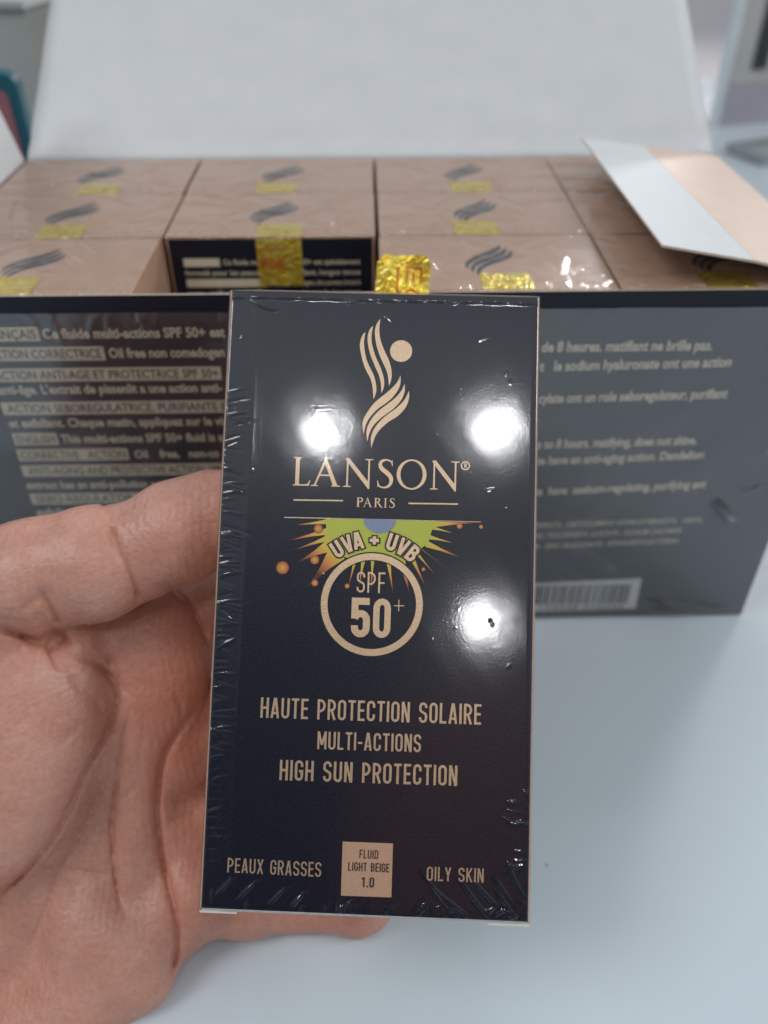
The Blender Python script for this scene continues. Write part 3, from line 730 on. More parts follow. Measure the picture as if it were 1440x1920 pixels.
for u0, u1 in ((-15.42, -6.32), (5.69, 14.76)):
    k = Ink(zi); k.stroke([(u0, 72.76), (u1, 72.9)], .26); k.build('rule_line', M['gold'], held)
# starburst, printed between the name and the badge
rays_ = [(-9.05,69.6),(-14.57,68.18),(-9.85,68.6),(-8.58,68.23),(-16.12,65.26),(-10.06,66.79),(-14.94,63.58),(-10.56,65.38),(-14.15,61.39),(-8.84,64.19),(-12.16,56.9),(-6.29,62.74),(-4.48,58.2),(-3.48,61.72),(-2.5,59.6),(-1.84,62.33),(-0.5,59.4),(-0.04,62.39),(3.38,56.44),(2.03,62.45)]
rays2 = [(3.38,56.44),(3.98,61.96),(6.35,56.67),(5.64,62.01),(9.2,58.14),(6.99,62.88),(10.51,60.38),(7.78,64.29),(13.95,60.62),(9.68,65.46),(15.26,63.28),(10.2,66.86),(13.82,65.86),(10.43,68.53),(13.77,67.66),(11.8,69.05),(14.85,68.7),(18.97,69.66)]
def burst_poly(ink):
    def spike(x0, y0, x1, y1, tx, ty): ink.poly([(x0, y0), (x1, y1), (tx, ty)])
    core = [(-9.3, 69.52), (-9.2, 67.3), (-9.6, 65.6), (-8.2, 63.9), (-6.0, 62.6), (-2.0, 62.0), (2.0, 62.1), (5.2, 62.2), (7.6, 64.1), (9.5, 65.6), (9.9, 67.2), (10.6, 69.62)]
    ink.poly(core)
    tips = [((-8.8, 69.5), (-8.2, 68.5), (-14.6, 68.2)), ((-8.6, 68.0), (-8.8, 66.6), (-16.1, 65.26)), ((-9.0, 66.4), (-9.2, 65.3), (-14.94, 63.58)), ((-9.0, 65.6), (-7.6, 63.7), (-14.15, 61.39)), ((-8.4, 64.4), (-5.6, 62.3), (-12.2, 56.9)),
            ((-3.9, 63), (-3.1, 63), (-4.7, 57.4)), ((-2.6, 63), (-1.6, 63), (-2.8, 57.6)), ((-.9, 63), (-.1, 63), (-.6, 57.0)), ((1.7, 63), (2.7, 63), (3.4, 56.1)), ((3.6, 63.2), (5.4, 62.8), (6.4, 56.3)), ((5.9, 63.2), (6.9, 63.3), (9.3, 57.6)), ((6.8, 64), (7.6, 64), (10.6, 60.2)),
            ((7.0, 65.4), (8.6, 64.2), (14.0, 60.4)), ((9.0, 66.2), (9.0, 64.9), (15.3, 63.2)), ((9.4, 67.2), (9.6, 66.3), (13.9, 65.8)), ((9.9, 68.9), (10.0, 68.1), (13.8, 67.6)), ((10.0, 69.62), (10.2, 68.5), (18.97, 69.68))]
    for p, q, tt in tips:
        m_ = ((p[0] + q[0]) / 2, (p[1] + q[1]) / 2); c_ = lambda a, f_: (a[0] + (tt[0] - a[0]) * f_, a[1] + (tt[1] - a[1]) * f_)
        w1, w2 = c_(p, .45), c_(q, .45); mm_ = c_(m_, .45)
        w1 = (mm_[0] + (w1[0] - mm_[0]) * .72, mm_[1] + (w1[1] - mm_[1]) * .72); w2 = (mm_[0] + (w2[0] - mm_[0]) * .72, mm_[1] + (w2[1] - mm_[1]) * .72)
        ink.strip([p, w1, tt], [q, w2, (tt[0] + .01, tt[1])])
k = Ink(Z0 + .008); burst_poly(k); burst = k.build('starburst', M['burst'], held)
k = Ink(Z0 + .08); n = 24
k.poly([(.58 + 2.97 * math.cos(math.pi + math.pi * i / n), 69.66 + 2.55 * math.sin(math.pi + math.pi * i / n)) for i in range(n + 1)]); k.build('half_disc', M['lilac'], held)
k = Ink(Z0 + .012); k.stroke([(-17.0, 69.5), (-8.5, 69.58)], .16); k.stroke([(-9.2, 69.6), (18.97, 69.75)], .1); k.build('horizon_line', M['gold'], held)
for (u, v_), r_ in [((-16.88, 60.28), 1.2), ((-11.06, 61.9), .84), ((-10.64, 67.6), .84), ((-9.41, 59.55), .28), ((-10.89, 57.71), .64), ((-4.98, 57.35), .47), ((8.76, 60.82), .36), ((15.12, 68.9), .56), ((19.02, 68.85), .39)]:
    n = 28; vv = [(u, v_, Z0 + .09)] + [(u + r_ * f_ * math.cos(2 * math.pi * i / n), v_ + r_ * f_ * math.sin(2 * math.pi * i / n), Z0 + .09) for f_ in (.5, 1.0) for i in range(n)]
    ff = [[0, 1 + i, 1 + (i + 1) % n] for i in range(n)] + [[1 + i, 1 + n + i, 1 + n + (i + 1) % n, 1 + (i + 1) % n] for i in range(n)]
    do = mesh_obj('orange_dot', vv, ff, M['spark'], held)
    at = do.data.attributes.new('radial', 'FLOAT', 'POINT'); at.data.foreach_set('value', np.array([0.0] + [.5] * n + [1.0] * n, dtype=np.float32))
# round badge
rc = (-.41, 54.18)
k = Ink(Z0 + .085); k.ring(rc[0], rc[1], 7.85, 9.5, 120); k.build('badge_outline', M['inkdark'], held)
k = Ink(Z0 + .095); k.ring(rc[0], rc[1], 8.03, 9.25, 120); k.build('badge_ring', M['gold'], held)
def arc_text(ink, s, extra):
    for ch, ang in s:
        a = math.radians(ang); R0 = 10.15; h = 3.15; wd = {'+': 1.7, 'V': 1.95, 'A': 1.95}.get(ch, 1.75)
        cx_, cy_ = -.41, 54.3
        ro = (math.sin(a), math.cos(a)); tn = (math.cos(a), -math.sin(a))
        for pts, sw, closed in sans(ch, .56, .2):
            if ch == '+': pts = [(p[0], (p[1] - .5) * .85 + .42) for p in pts]
            q = [(cx_ + ro[0] * (R0 + py * h) + tn[0] * (px - .28) * wd / .56, cy_ + ro[1] * (R0 + py * h) + tn[1] * (px - .28) * wd / .56) for px, py in pts]
            if extra:                       # lengthen open ends so that the outline closes round them
                def ext(a_, b_): d = math.hypot(a_[0] - b_[0], a_[1] - b_[1]) + 1e-9; return (a_[0] + (a_[0] - b_[0]) / d * extra / 2, a_[1] + (a_[1] - b_[1]) / d * extra / 2)
                if not closed: q = [ext(q[0], q[1])] + q[1:-1] + [ext(q[-1], q[-2])]
            ink.stroke(q, sw * 3.1 + extra, closed)
UV = [('U', -34.5), ('V', -24), ('A', -14.5), ('+', .5), ('U', 16.5), ('V', 27), ('B', 37.5)]
k = Ink(Z0 + .12); arc_text(k, UV, .5); k.build('arc_lettering_outline', M['inkdark'], held)
k = Ink(Z0 + .22); arc_text(k, UV, 0); k.build('arc_lettering', M['gold'], held)
k = Ink(Z0 + .13); sans_line(k, 'SPF', -3.25, 1.9, 56.25, 3.75, .40, .085, .13)
k.stroke([(3.6, 54.07), (5.46, 54.11)], .17); k.stroke([(4.5, 53.1), (4.48, 55.16)], .17)
k.build('spf_lettering', M['gold'], held)
k = Ink(Z0 + .13); sans_line(k, '5', -4.05, -.62, 48.2, 7.1, .47, .175); sans_line(k, '0', -.05, 3.08, 48.2, 7.1, .47, .165); k.build('number_lettering', M['gold'], held)
def words(ink, s, u0, u1, v, h, v1=None, **kw): sans_line(ink, s, u0, u1, v, h, v1=v1, **kw)
k = Ink(zi); words(k, 'HAUTE PROTECTION SOLAIRE', -19.75, 19.8, 33.3, 3.6, 33.5, t=.12); k.build('protection_lettering', M['gold'], held)
k = Ink(zi); words(k, 'MULTI-ACTIONS', -9.3, 9.2, 28.15, 3.12, 28.3, t=.12); k.build('action_lettering', M['gold'], held)
k = Ink(zi); words(k, 'HIGH SUN PROTECTION', -15.85, 15.8, 22.5, 3.55, 22.68, t=.125); k.build('protection_lettering', M['gold'], held)
k = Ink(zi); words(k, 'PEAUX GRASSES', -24.4, -7.75, 6.25, 2.5, 6.12, t=.115); k.build('skin_type_lettering', M['gold'], held)
k = Ink(zi); words(k, 'OILY SKIN', 10.85, 20.85, 6.25, 2.4, 6.32, t=.115); k.build('skin_type_lettering', M['gold'], held)
k = Ink(zi); k.poly([(-4.12, 3.09), (4.75, 3.16), (4.76, 12.34), (-4.15, 12.33)]); patch = k.build('shade_patch', M['patch'], held)
k = Ink(zi + .03); words(k, 'FLUID', -1.1, 2.22, 9.6, 1.48, t=.12); words(k, 'LIGHT BEIGE', -3.0, 4.25, 7.4, 1.48, t=.12); words(k, '1.0', -.45, 1.64, 4.72, 1.7, t=.13)
so = k.build('shade_lettering', M['inkdark'], held); so.parent = patch
# tight shrink film with puckers along its seams
R = []; g = np.random.default_rng(11)
y = 7.0
while y < 93:                                                       # left seam: short sideways puckers in bunches
    if g.random() < .8:
        L = g.uniform(1.0, 2.6) * (1.5 if g.random() < .15 else 1); R.append((-28.9 + L * .95 + g.uniform(0, .4), y, math.radians(g.normal(-4, 14)), L, g.uniform(.13, .24), g.choice((-1, 1)) * g.uniform(.05, .13)))
    y += g.uniform(.35, 1.5)
for yc in (66, 60.5, 53.5, 31, 88, 75):                             # stronger fans
    for a_ in (-18, -6, 8): R.append((-26.6, yc + a_ * .04, math.radians(a_ + g.uniform(-4, 4)), g.uniform(2.0, 3.2), .17, .15))
for i in range(26):                                                 # bottom seam
    cx = g.uniform(-27, 27); R.append((cx, g.uniform(.8, 2.6), math.radians(68 + (cx + 5) * -1.4 + g.normal(0, 8)), g.uniform(.8, 2.2), g.uniform(.17, .28), g.uniform(.12, .26)))
for cx, cy, an, ln in ((-24.5, 4.2, 50, 2.4), (-20.5, 3.6, 45, 3.0), (-15.2, 2.8, 42, 2.6), (-11.5, 2.6, 50, 2.0), (13.5, 4.0, -46, 5.6), (15.6, 2.7, -40, 4.2), (19.4, 3.6, -47, 4.8), (20.8, 5.2, -46, 4.6), (24.2, 5.4, -52, 3.2), (24.6, 3.2, -50, 3.0), (26.2, 7.5, -62, 3.4)):
    R.append((cx, cy, math.radians(an), ln * 1.1, .28, .24))
for i in range(24): R.append((g.uniform(24.5, 28.4), g.uniform(1, 22), math.radians(g.uniform(-40, 10)), g.uniform(.8, 2.4), g.uniform(.15, .3), g.uniform(.05, .12)))
R += [(-22.6, 108.9, math.radians(-24), 2.6, .3, .22), (-24.2, 109.6, math.radians(-28), 2.2, .25, .15), (-21, 108.4, math.radians(-18), 1.6, .2, .15), (-6, 110, math.radians(12), 1.2, .2, .1), (13, 110.3, math.radians(20), 1.0, .2, .1)]
for cx, cy, an, ln in ((-.6, 110.4, 80, .8), (.0, 109.2, 60, .7), (.3, 108.4, 110, .7), (.6, 107.6, 20, .7), (1.3, 106.9, -25, 1.0), (-.2, 108.0, 85, .5), (18.6, 103.6, 25, 1.3), (-26.2, 102.8, 75, .5), (23, 97.2, 60, .4), (23.7, 95.6, 120, .4), (20.4, 75.6, 10, 1.0), (-23.2, 77.8, 85, .4), (23.4, 72.0, 80, .5), (-23, 30.2, 70, .8), (-26, 12, 60, 1.2), (24.6, 21.2, 70, .8), (2.1, 25.4, 60, .9), (6.2, 20.9, 80, .6), (-22.8, 53.5, 20, .7), (24.5, 44.0, 50, .5), (20.9, 52.0, 60, .25), (21.3, 51.3, 20, .2)):
    R.append((cx, cy, math.radians(an), ln, .15, .05))
for i in range(46): R.append((g.uniform(-28, 28), g.uniform(3, 110), g.uniform(0, 3.1), g.uniform(.15, .4), .12, g.uniform(.006, .02)))
for i in range(16): R.append((g.uniform(-27, 27), g.uniform(40, 100), math.radians(90 + g.normal(0, 2)), g.uniform(3, 9), .14, .003))
def tight(X, Y):
    dx = np.minimum(X + 29.08, 29.08 - X); dy = np.minimum(Y + .15, 112.12 - Y)
    d = np.minimum(dx, dy)
    roll = -.42 * np.clip(1 - d / .75, 0, 1) ** 2                     # film turns over the board edge
    seam = .014 * np.exp(-((X + 23.3) / 1.3) ** 2) + .16 * np.exp(-((Y - 110.6) / .35) ** 2) * (1 + .5 * np.sin(X * 1.3))
    lift = .085 * np.minimum(0, X + 23.6) - .12 * np.maximum(0, X - 27.7) + .015 * np.exp(-((X + 23.6) / .5) ** 2)
    lift = lift - .03 * np.maximum(0, 9 - Y) * np.clip((X - 8) / 14, 0, 1)
    return roll + seam + lift + .0035 * np.sin(X * .8 + np.sin(Y * .3)) * np.sin(Y * .5 + X * .2)
V, F, nx, ny = film_sheet(-29.08, 29.08, -.15, 112.12, Z0 + .95, .2, R, tight)
# sides of the film run back along the box
Fl = [F]; V = list(V) if False else V
idx = np.arange(nx * ny).reshape(ny, nx)
rim = np.concatenate([idx[0, :], idx[1:, -1], idx[-1, -2::-1], idx[-2:0:-1, 0]])
back = V[rim].copy(); back[:, 2] = -HDp / 2 - .2
n0 = len(V); V = np.vstack([V, back]); j = np.arange(len(rim)); jn = (j + 1) % len(rim)
Fl.append(np.stack([rim[j], n0 + j, n0 + jn, rim[jn]], -1)[:, ::-1] if False else np.stack([rim[jn], rim[j], n0 + j, n0 + jn], -1))
fast_mesh('shrink_film', V, np.vstack(Fl), M['film'], held)
# peeled gold seal standing up from the back top edge
sv = []; sf = []; nu, nv = 12, 16
for jv in range(nv + 1):
    for iu in range(nu + 1):
        u = -6.2 + 12.4 * iu / nu; s_ = 28 * jv / nv
        rr = 1.6                                                    # rounded corners at the free end
        if s_ > 28 - rr: 
            q = math.sqrt(max(0, rr * rr - (s_ - 28 + rr) ** 2)); u = max(-6.2 + rr - q, min(6.2 - rr + q, u))
        up_ = max(0, s_ - 6)
        sv.append((u + 2.1 + .05 * up_, 105.5 + s_ * .985, -HDp / 2 - .25 + .0 + .012 * up_ * up_ * .6 + .35 * math.sin(u * .55 + s_ * .4) * min(1, up_ / 6)))
for jv in range(nv):
    for iu in range(nu): q = jv * (nu + 1) + iu; sf.append([q, q + 1, q + nu + 2, q + nu + 1])
se = mesh_obj('security_seal', sv, sf, M['seal'], held, True); se['label'] = 'peeled gold seal standing up behind the box'
k = Ink(-HDp / 2 + 2.6)
kk = []
for pts in ([(1.2, 0), (1.2, 6.5)], [(3.2, .6), (4.6, 1.6), (6.6, 0.4)], [(3.3, 3.0), (3.3, 6.4), (6.6, 6.2)], [(4.8, 3.2), (4.8, 5.4)], [(6.5, 2.8), (6.5, 6.2)]):
    kk.append(pts)
def seal_z(u, s_): up_ = max(0, s_ - 6); return -HDp / 2 - .25 + .012 * up_ * up_ * .6 + .35 * math.sin(u * .55 + s_ * .4) * min(1, up_ / 6)
b = MB()
for pts in kk:
    for (xa, ya), (xb, yb) in zip(pts[:-1], pts[1:]):
        for q in range(6):
            p0 = (xa + (xb - xa) * q / 6, ya + (yb - ya) * q / 6); p1 = (xa + (xb - xa) * (q + 1) / 6, ya + (yb - ya) * (q + 1) / 6)
            d = math.hypot(p1[0] - p0[0], p1[1] - p0[1]); nxv, nyv = -(p1[1] - p0[1]) / d * .22, (p1[0] - p0[0]) / d * .22
            def pt(x_, y_): 
                u = x_ - 2.4; s_ = 19 + y_; return (u + 2.1 + .05 * (s_ - 6), 105.5 + s_ * .985, seal_z(u, s_) + .12)
            b.poly([pt(p0[0] - nxv, p0[1] - nyv), pt(p1[0] - nxv, p1[1] - nyv), pt(p1[0] + nxv, p1[1] + nyv), pt(p0[0] + nxv, p0[1] + nyv)])
b.build('seal_print', M['orange'], None).parent = se

# ------------------------------------------------------------------ hand: one continuous body from a distance field
def hp(px, py, z): return np.array([(px - 720) / FPX * z, -(py - 960) / FPX * z, z])
VX = .5
gx = np.arange(-128, 6, VX, dtype=np.float32); gy = np.arange(-165, 16, VX, dtype=np.float32); gz = np.arange(147, 214, VX, dtype=np.float32)
GX, GY, GZ = np.meshgrid(gx, gy, gz, indexing='ij', sparse=True)
field = np.full((len(gx), len(gy), len(gz)), 50.0, dtype=np.float32)
def smin(a, b, k):
    h = np.clip(.5 + .5 * (b - a) / k, 0, 1); return b + (a - b) * h - k * h * (1 - h)
def cone(a, b, r1, r2):
    ab = (b - a).astype(np.float32); L2 = float(ab @ ab)
    h = np.clip(((GX - a[0]) * ab[0] + (GY - a[1]) * ab[1] + (GZ - a[2]) * ab[2]) / L2, 0, 1)
    return np.sqrt((GX - a[0] - h * ab[0]) ** 2 + (GY - a[1] - h * ab[1]) ** 2 + (GZ - a[2] - h * ab[2]) ** 2) - (r1 + (r2 - r1) * h)
def ell(c, axes, rad):
    A = np.array(axes, float); A /= np.linalg.norm(A, axis=1)[:, None]
    q = [((GX - c[0]) * A[i, 0] + (GY - c[1]) * A[i, 1] + (GZ - c[2]) * A[i, 2]) / rad[i] for i in range(3)]
    k0 = np.sqrt(q[0] ** 2 + q[1] ** 2 + q[2] ** 2); k1 = np.sqrt((q[0] / rad[0]) ** 2 + (q[1] / rad[1]) ** 2 + (q[2] / rad[2]) ** 2) + 1e-6
    return k0 * (k0 - 1) / k1
def chain(pts, k=3.0):
    d = None
    for (a, ra), (b, rb) in zip(pts[:-1], pts[1:]):
        c = cone(a, b, ra, rb); d = c if d is None else smin(d, c, k)
    return d
# palm: metacarpals fanning from the wrist
wrist = hp(-230, 1960, 186)
palm = None
for (q, r) in ((hp(300, 1235, 188), 10.5), (hp(310, 1400, 191), 10.5), (hp(300, 1560, 191), 10.5)):
    c = cone(q, wrist + np.array([0, (q[1] - wrist[1]) * .22, 0]), r, 13)
    palm = c if palm is None else smin(palm, c, 9)
palm = smin(palm, chain([(hp(348, 1672, 187), 11.0), (hp(172, 1838, 184), 12.2), (hp(-40, 2030, 184), 14)]), 7)
palm = smin(palm, cone(wrist, hp(-560, 2350, 190), 19, 22), 12)                                        # forearm
palm = smin(palm, ell(hp(205, 1770, 180), ((.65, -.75, 0), (.75, .65, 0), (0, 0, 1)), (17, 11.5, 9.0)), 3.0)   # heel of the hand
palm = smin(palm, ell(hp(150, 1600, 184), ((.3, -.95, 0), (.95, .3, 0), (0, 0, 1)), (22, 11, 8.0)), 5.0)
palm = smin(palm, ell(hp(262, 1560, 183.5), ((.1, 1, 0), (1, -.1, 0), (0, 0, 1)), (18, 7.5, 7)), 3.0)
palm = smin(palm, ell(hp(262, 1300, 184), ((-.25, -.97, 0), (.97, -.25, 0), (0, 0, 1)), (24, 13.5, 9)), 6.0)     # pad below the index finger
# thumb and its muscle
thumb = chain([(hp(432, 962, 167.5), 8.0), (hp(398, 966, 168), 8.5), (hp(335, 998, 168), 10.1), (hp(272, 1030, 168), 10.0)], 3)
thumb = smin(thumb, chain([(hp(255, 1034, 168), 9.9), (hp(180, 1056, 168), 11.2), (hp(70, 1082, 168), 11.4), (hp(-60, 1110, 170), 12)], 3), 1.6)
thenar = smin(ell(hp(10, 1395, 175), ((.30, .95, 0), (.95, -.30, 0), (0, 0, 1)), (33, 20.5, 13.5)), cone(hp(-70, 1130, 171), hp(-170, 1560, 178), 13, 19), 8)
thumb = smin(thumb, cone(hp(60, 1148, 167), hp(-40, 1165, 168), 5.5, 9), 3.0)                            # fold of skin at the thumb's root
body = smin(thenar, palm, 3.5)
body = smin(body, thumb, 2.2)
body = smin(body, cone(hp(95, 1185, 183), hp(250, 1180, 186), 8.5, 8.5), 6)                              # web between thumb and index finger
# fingers go round behind the box
fing = [
 [(hp(300, 1235, 188), 10), (hp(395, 1135, 196), 9.2), (hp(560, 1085, 197.5), 8.2), (hp(660, 1075, 197), 7.4)],
 [(hp(320, 1400, 190), 10), (hp(430, 1340, 197), 9.2), (hp(610, 1290, 197.5), 8.2), (hp(720, 1280, 197), 7.4)],
 [(hp(310, 1560, 190), 10), (hp(440, 1520, 197), 9.0), (hp(600, 1490, 197), 8.0), (hp(700, 1480, 196.5), 7.2)]]
for fch in fing: body = smin(body, chain(fch), 2.6)
pk = [(hp(352, 1672, 187), 9.5), (hp(462, 1690, 192), 7.6), (hp(527, 1688, 193), 6.9)]
body = smin(body, chain(pk), 2.6)
body = smin(body, chain([(hp(540, 1690, 193), 6.9), (hp(602, 1690, 193), 6.5)]), .9)
body = smin(body, chain([(hp(622, 1692, 193), 6.6), (hp(672, 1692, 192.6), 6.9), (hp(685, 1690, 192.5), 6.3)]), .9)
field = body
# keep the flesh outside the box it grips
def world_to_cam(p): d = p - CPOS; return np.array([d @ CR, d @ CU, d @ CF])
bo_ = world_to_cam(base); ax = [np.array([RB[:, i] @ CR, RB[:, i] @ CU, RB[:, i] @ CF]) for i in range(3)]
loc = [(GX - bo_[0]) * a[0] + (GY - bo_[1]) * a[1] + (GZ - bo_[2]) * a[2] for a in ax]
dbox = np.maximum(np.maximum(np.abs(loc[0]) - (HW / 2 + .45), np.abs(loc[1] - HH / 2) - (HH / 2 + 1.0)), np.abs(loc[2]) - (HDp / 2 + .5))
field = np.maximum(field, -dbox)
# creases, carved along the depth direction
PXG = 720 + FPX * GX / GZ; PYG = 960 - FPX * GY / GZ
near = np.abs(field) < 4.0
ii = np.where(near); qx = PXG[ii[0], 0, ii[2]]; qy = PYG[0, ii[1], ii[2]]; qz = gz[ii[2]]
carve = np.zeros(len(qx), dtype=np.float32)
CREASE = [   # points, width mm, depth mm, deepest z
 ([(206, 985), (214, 1013), (238, 1064), (255, 1103), (256, 1128)], 1.1, .9, 172),
 ([(190, 944), (200, 958), (206, 980)], .7, .4, 172), ([(222, 952), (228, 985), (240, 1020)], .8, .25, 172),
 ([(73, 1103), (96, 1141), (114, 1172)], 1.4, 1.0, 175), ([(-10, 1180), (30, 1188), (57, 1199), (94, 1213)], 1.5, 1.6, 180), ([(36, 1150), (60, 1130), (80, 1120)], 1.2, .5, 175),
 ([(96, 1215), (140, 1232), (179, 1246), (210, 1272), (221, 1305), (207, 1358), (161, 1448), (107, 1558), (48, 1633), (0, 1675), (-60, 1720)], 1.0, 1.0, 190),
 ([(226, 1407), (155, 1555), (110, 1629), (94, 1687), (55, 1778)], .7, .55, 190),
 ([(371, 1326), (310, 1413), (295, 1510), (302, 1591), (318, 1665), (333, 1736), (326, 1804), (318, 1832)], 1.1, 1.3, 195),
 ([(245, 1319), (226, 1423), (211, 1526), (213, 1616), (232, 1720)], .8, .8, 190),
 ([(213, 1513), (250, 1478), (290, 1445)], .5, .35, 190), ([(175, 1520), (230, 1470), (300, 1400)], .5, .25, 190), ([(58, 1629), (136, 1630), (207, 1642)], .6, .4, 190),
 ([(375, 1523), (340, 1532), (305, 1541)], .5, .35, 195), ([(249, 1616), (280, 1640), (312, 1673)], .55, .4, 190), ([(190, 1390), (150, 1420), (120, 1450)], .5, .2, 190),
 ([(128, 1250), (150, 1290), (178, 1310), (185, 1340)], 1.6, .5, 190), ([(205, 1225), (215, 1265), (245, 1310)], 1.3, .6, 192), ([(320, 1100), (350, 1130), (370, 1162), (390, 1205)], 1.0, 1.1, 200),
 ([(20, 1250), (50, 1225), (90, 1222)], .6, .2, 185), ([(100, 1225), (112, 1270), (118, 1330)], .6, .25, 185), ([(80, 1222), (60, 1290), (50, 1360)], .5, .18, 185),
 ([(84, 1216), (100, 1208), (124, 1188)], 2.4, 2.6, 184),
 ([(170, 1345), (140, 1370), (112, 1400)], .4, .22, 190), ([(160, 1500), (200, 1470), (235, 1430)], .4, .22, 190), ([(135, 1640), (175, 1560), (205, 1500)], .4, .22, 190), ([(225, 1590), (200, 1560), (182, 1520)], .35, .2, 190),
 ([(255, 1585), (275, 1600), (296, 1590)], .4, .22, 190), ([(120, 1740), (135, 1690), (150, 1640)], .4, .2, 190), ([(30, 1700), (60, 1690), (95, 1660)], .4, .2, 190), ([(230, 1700), (262, 1690), (300, 1715)], .4, .2, 190),
 ([(100, 1010), (130, 1060), (150, 1110)], .5, .15, 175), ([(150, 985), (158, 1010), (170, 1030)], .4, .15, 172), ([(30, 1000), (50, 1030), (60, 1060)], .45, .15, 175), ([(265, 960), (268, 985), (275, 1000)], .4, .12, 172),
 ([(10, 1560), (40, 1500), (60, 1430)], .5, .14, 185), ([(115, 1480), (128, 1440), (134, 1400)], .4, .15, 185), ([(330, 1300), (345, 1350), (352, 1400)], .5, .3, 195), ([(270, 1360), (262, 1420), (262, 1480)], .5, .25, 190)]
for pts, w, dep, zmax in CREASE:
    P = np.array(smooth(pts, 5)); dmin = np.full(len(qx), 1e6, dtype=np.float32); tt = np.zeros(len(qx), dtype=np.float32)
    sel = (qx > P[:, 0].min() - 40) & (qx < P[:, 0].max() + 40) & (qy > P[:, 1].min() - 40) & (qy < P[:, 1].max() + 40) & (qz < zmax)
    sx_, sy_ = qx[sel], qy[sel]; dm = np.full(len(sx_), 1e6, dtype=np.float32); tm = np.zeros(len(sx_), dtype=np.float32)
    for i in range(len(P) - 1):
        a, d = P[i], P[i + 1] - P[i]; h = np.clip(((sx_ - a[0]) * d[0] + (sy_ - a[1]) * d[1]) / (d @ d + 1e-9), 0, 1)
        dd = np.hypot(sx_ - a[0] - h * d[0], sy_ - a[1] - h * d[1]); m = dd < dm; dm[m] = dd[m]; tm[m] = ((i + h) / (len(P) - 1))[m]
    fade = np.clip(np.minimum(tm, 1 - tm) / .18, .0, 1)
    dmm = dm * qz[sel] / FPX
    v = dep * (.78 * np.exp(-(dmm / (w * .5)) ** 2) + .95 * np.exp(-dmm / (w * 1.9))) * (.25 + .75 * fade)
    carve[sel] = np.maximum(carve[sel], v)
field[ii] += carve
cgrid = np.zeros(field.shape, dtype=np.float32); cgrid[ii] = carve
del near, PXG, PYG, loc, dbox

def surface_nets(f, org, h):
    nx, ny, nz = f.shape; s = f < 0
    c = np.zeros((nx - 1, ny - 1, nz - 1), dtype=np.int8)
    for dx in (0, 1):
        for dy in (0, 1):
            for dz in (0, 1): c += s[dx:nx - 1 + dx, dy:ny - 1 + dy, dz:nz - 1 + dz]
    act = np.argwhere((c > 0) & (c < 8)); n = len(act)
    num = np.full(c.shape, -1, dtype=np.int32); num[tuple(act.T)] = np.arange(n)
    acc = np.zeros((n, 3)); cnt = np.zeros(n)
    corners = [(a, b, d) for a in (0, 1) for b in (0, 1) for d in (0, 1)]
    for p in corners:
        for axis in range(3):
            if p[axis]: continue
            q = list(p); q[axis] = 1
            fa = f[act[:, 0] + p[0], act[:, 1] + p[1], act[:, 2] + p[2]]; fb = f[act[:, 0] + q[0], act[:, 1] + q[1], act[:, 2] + q[2]]
            m = (fa < 0) != (fb < 0); t = np.zeros(n); t[m] = fa[m] / (fa[m] - fb[m])
            pos = np.tile(np.array(p, float), (n, 1)); pos[:, axis] += t
            acc[m] += pos[m]; cnt[m] += 1
    V = (act + acc / cnt[:, None]) * h + org
    Fs = []
    for axis in range(3):
        u, v = (axis + 1) % 3, (axis + 2) % 3
        sl0 = [slice(None)] * 3; sl1 = [slice(None)] * 3; sl0[axis] = slice(0, -1); sl1[axis] = slice(1, None)
        e = np.argwhere(s[tuple(sl0)] != s[tuple(sl1)])
        ok = (e[:, u] > 0) & (e[:, v] > 0) & (e[:, u] < f.shape[u] - 1) & (e[:, v] < f.shape[v] - 1); e = e[ok]
        def idx(du, dv):
            k = e.copy(); k[:, u] -= du; k[:, v] -= dv; return num[tuple(k.T)]
        q = np.stack([idx(1, 1), idx(0, 1), idx(0, 0), idx(1, 0)], -1)
        flip = ~s[tuple(e.T)]; q[flip] = q[flip][:, ::-1]; Fs.append(q)
    return V, np.vstack(Fs)
field[0] = field[-1] = 5; field[:, 0] = field[:, -1] = 5; field[:, :, 0] = field[:, :, -1] = 5
HV, HF = surface_nets(field, np.array([gx[0], gy[0], gz[0]], float), VX)
for it in range(2):                                                 # light smoothing
    acc = np.zeros_like(HV); cnt = np.zeros(len(HV))
    for a in range(4):
        b_ = (a + 1) % 4
        for d in range(3):
            acc[:, d] += np.bincount(HF[:, a], HV[HF[:, b_], d], len(HV)) + np.bincount(HF[:, b_], HV[HF[:, a], d], len(HV))
        cnt += np.bincount(HF[:, a], minlength=len(HV)) + np.bincount(HF[:, b_], minlength=len(HV))
    if it == 0: ci = np.clip(np.round((HV - np.array([gx[0], gy[0], gz[0]])) / VX).astype(int), 0, np.array(field.shape) - 1); cval = cgrid[ci[:, 0], ci[:, 1], ci[:, 2]]
    HV = HV * .55 + .45 * acc / np.maximum(cnt, 1)[:, None]
hpx = 720 + FPX * HV[:, 0] / HV[:, 2]; hpy = 960 - FPX * HV[:, 1] / HV[:, 2]
WV = CPOS + HV[:, :1] * CR + HV[:, 1:2] * CU + HV[:, 2:3] * CF
hand_o = fast_mesh('hand', WV - np.array([-60, 100, 60]), HF, M['skin'])
hand_o.location = (-.060, .100, .060)
tag(hand_o, 'open left hand gripping the sunscreen box, thumb on its side and fingers behind', 'hand')
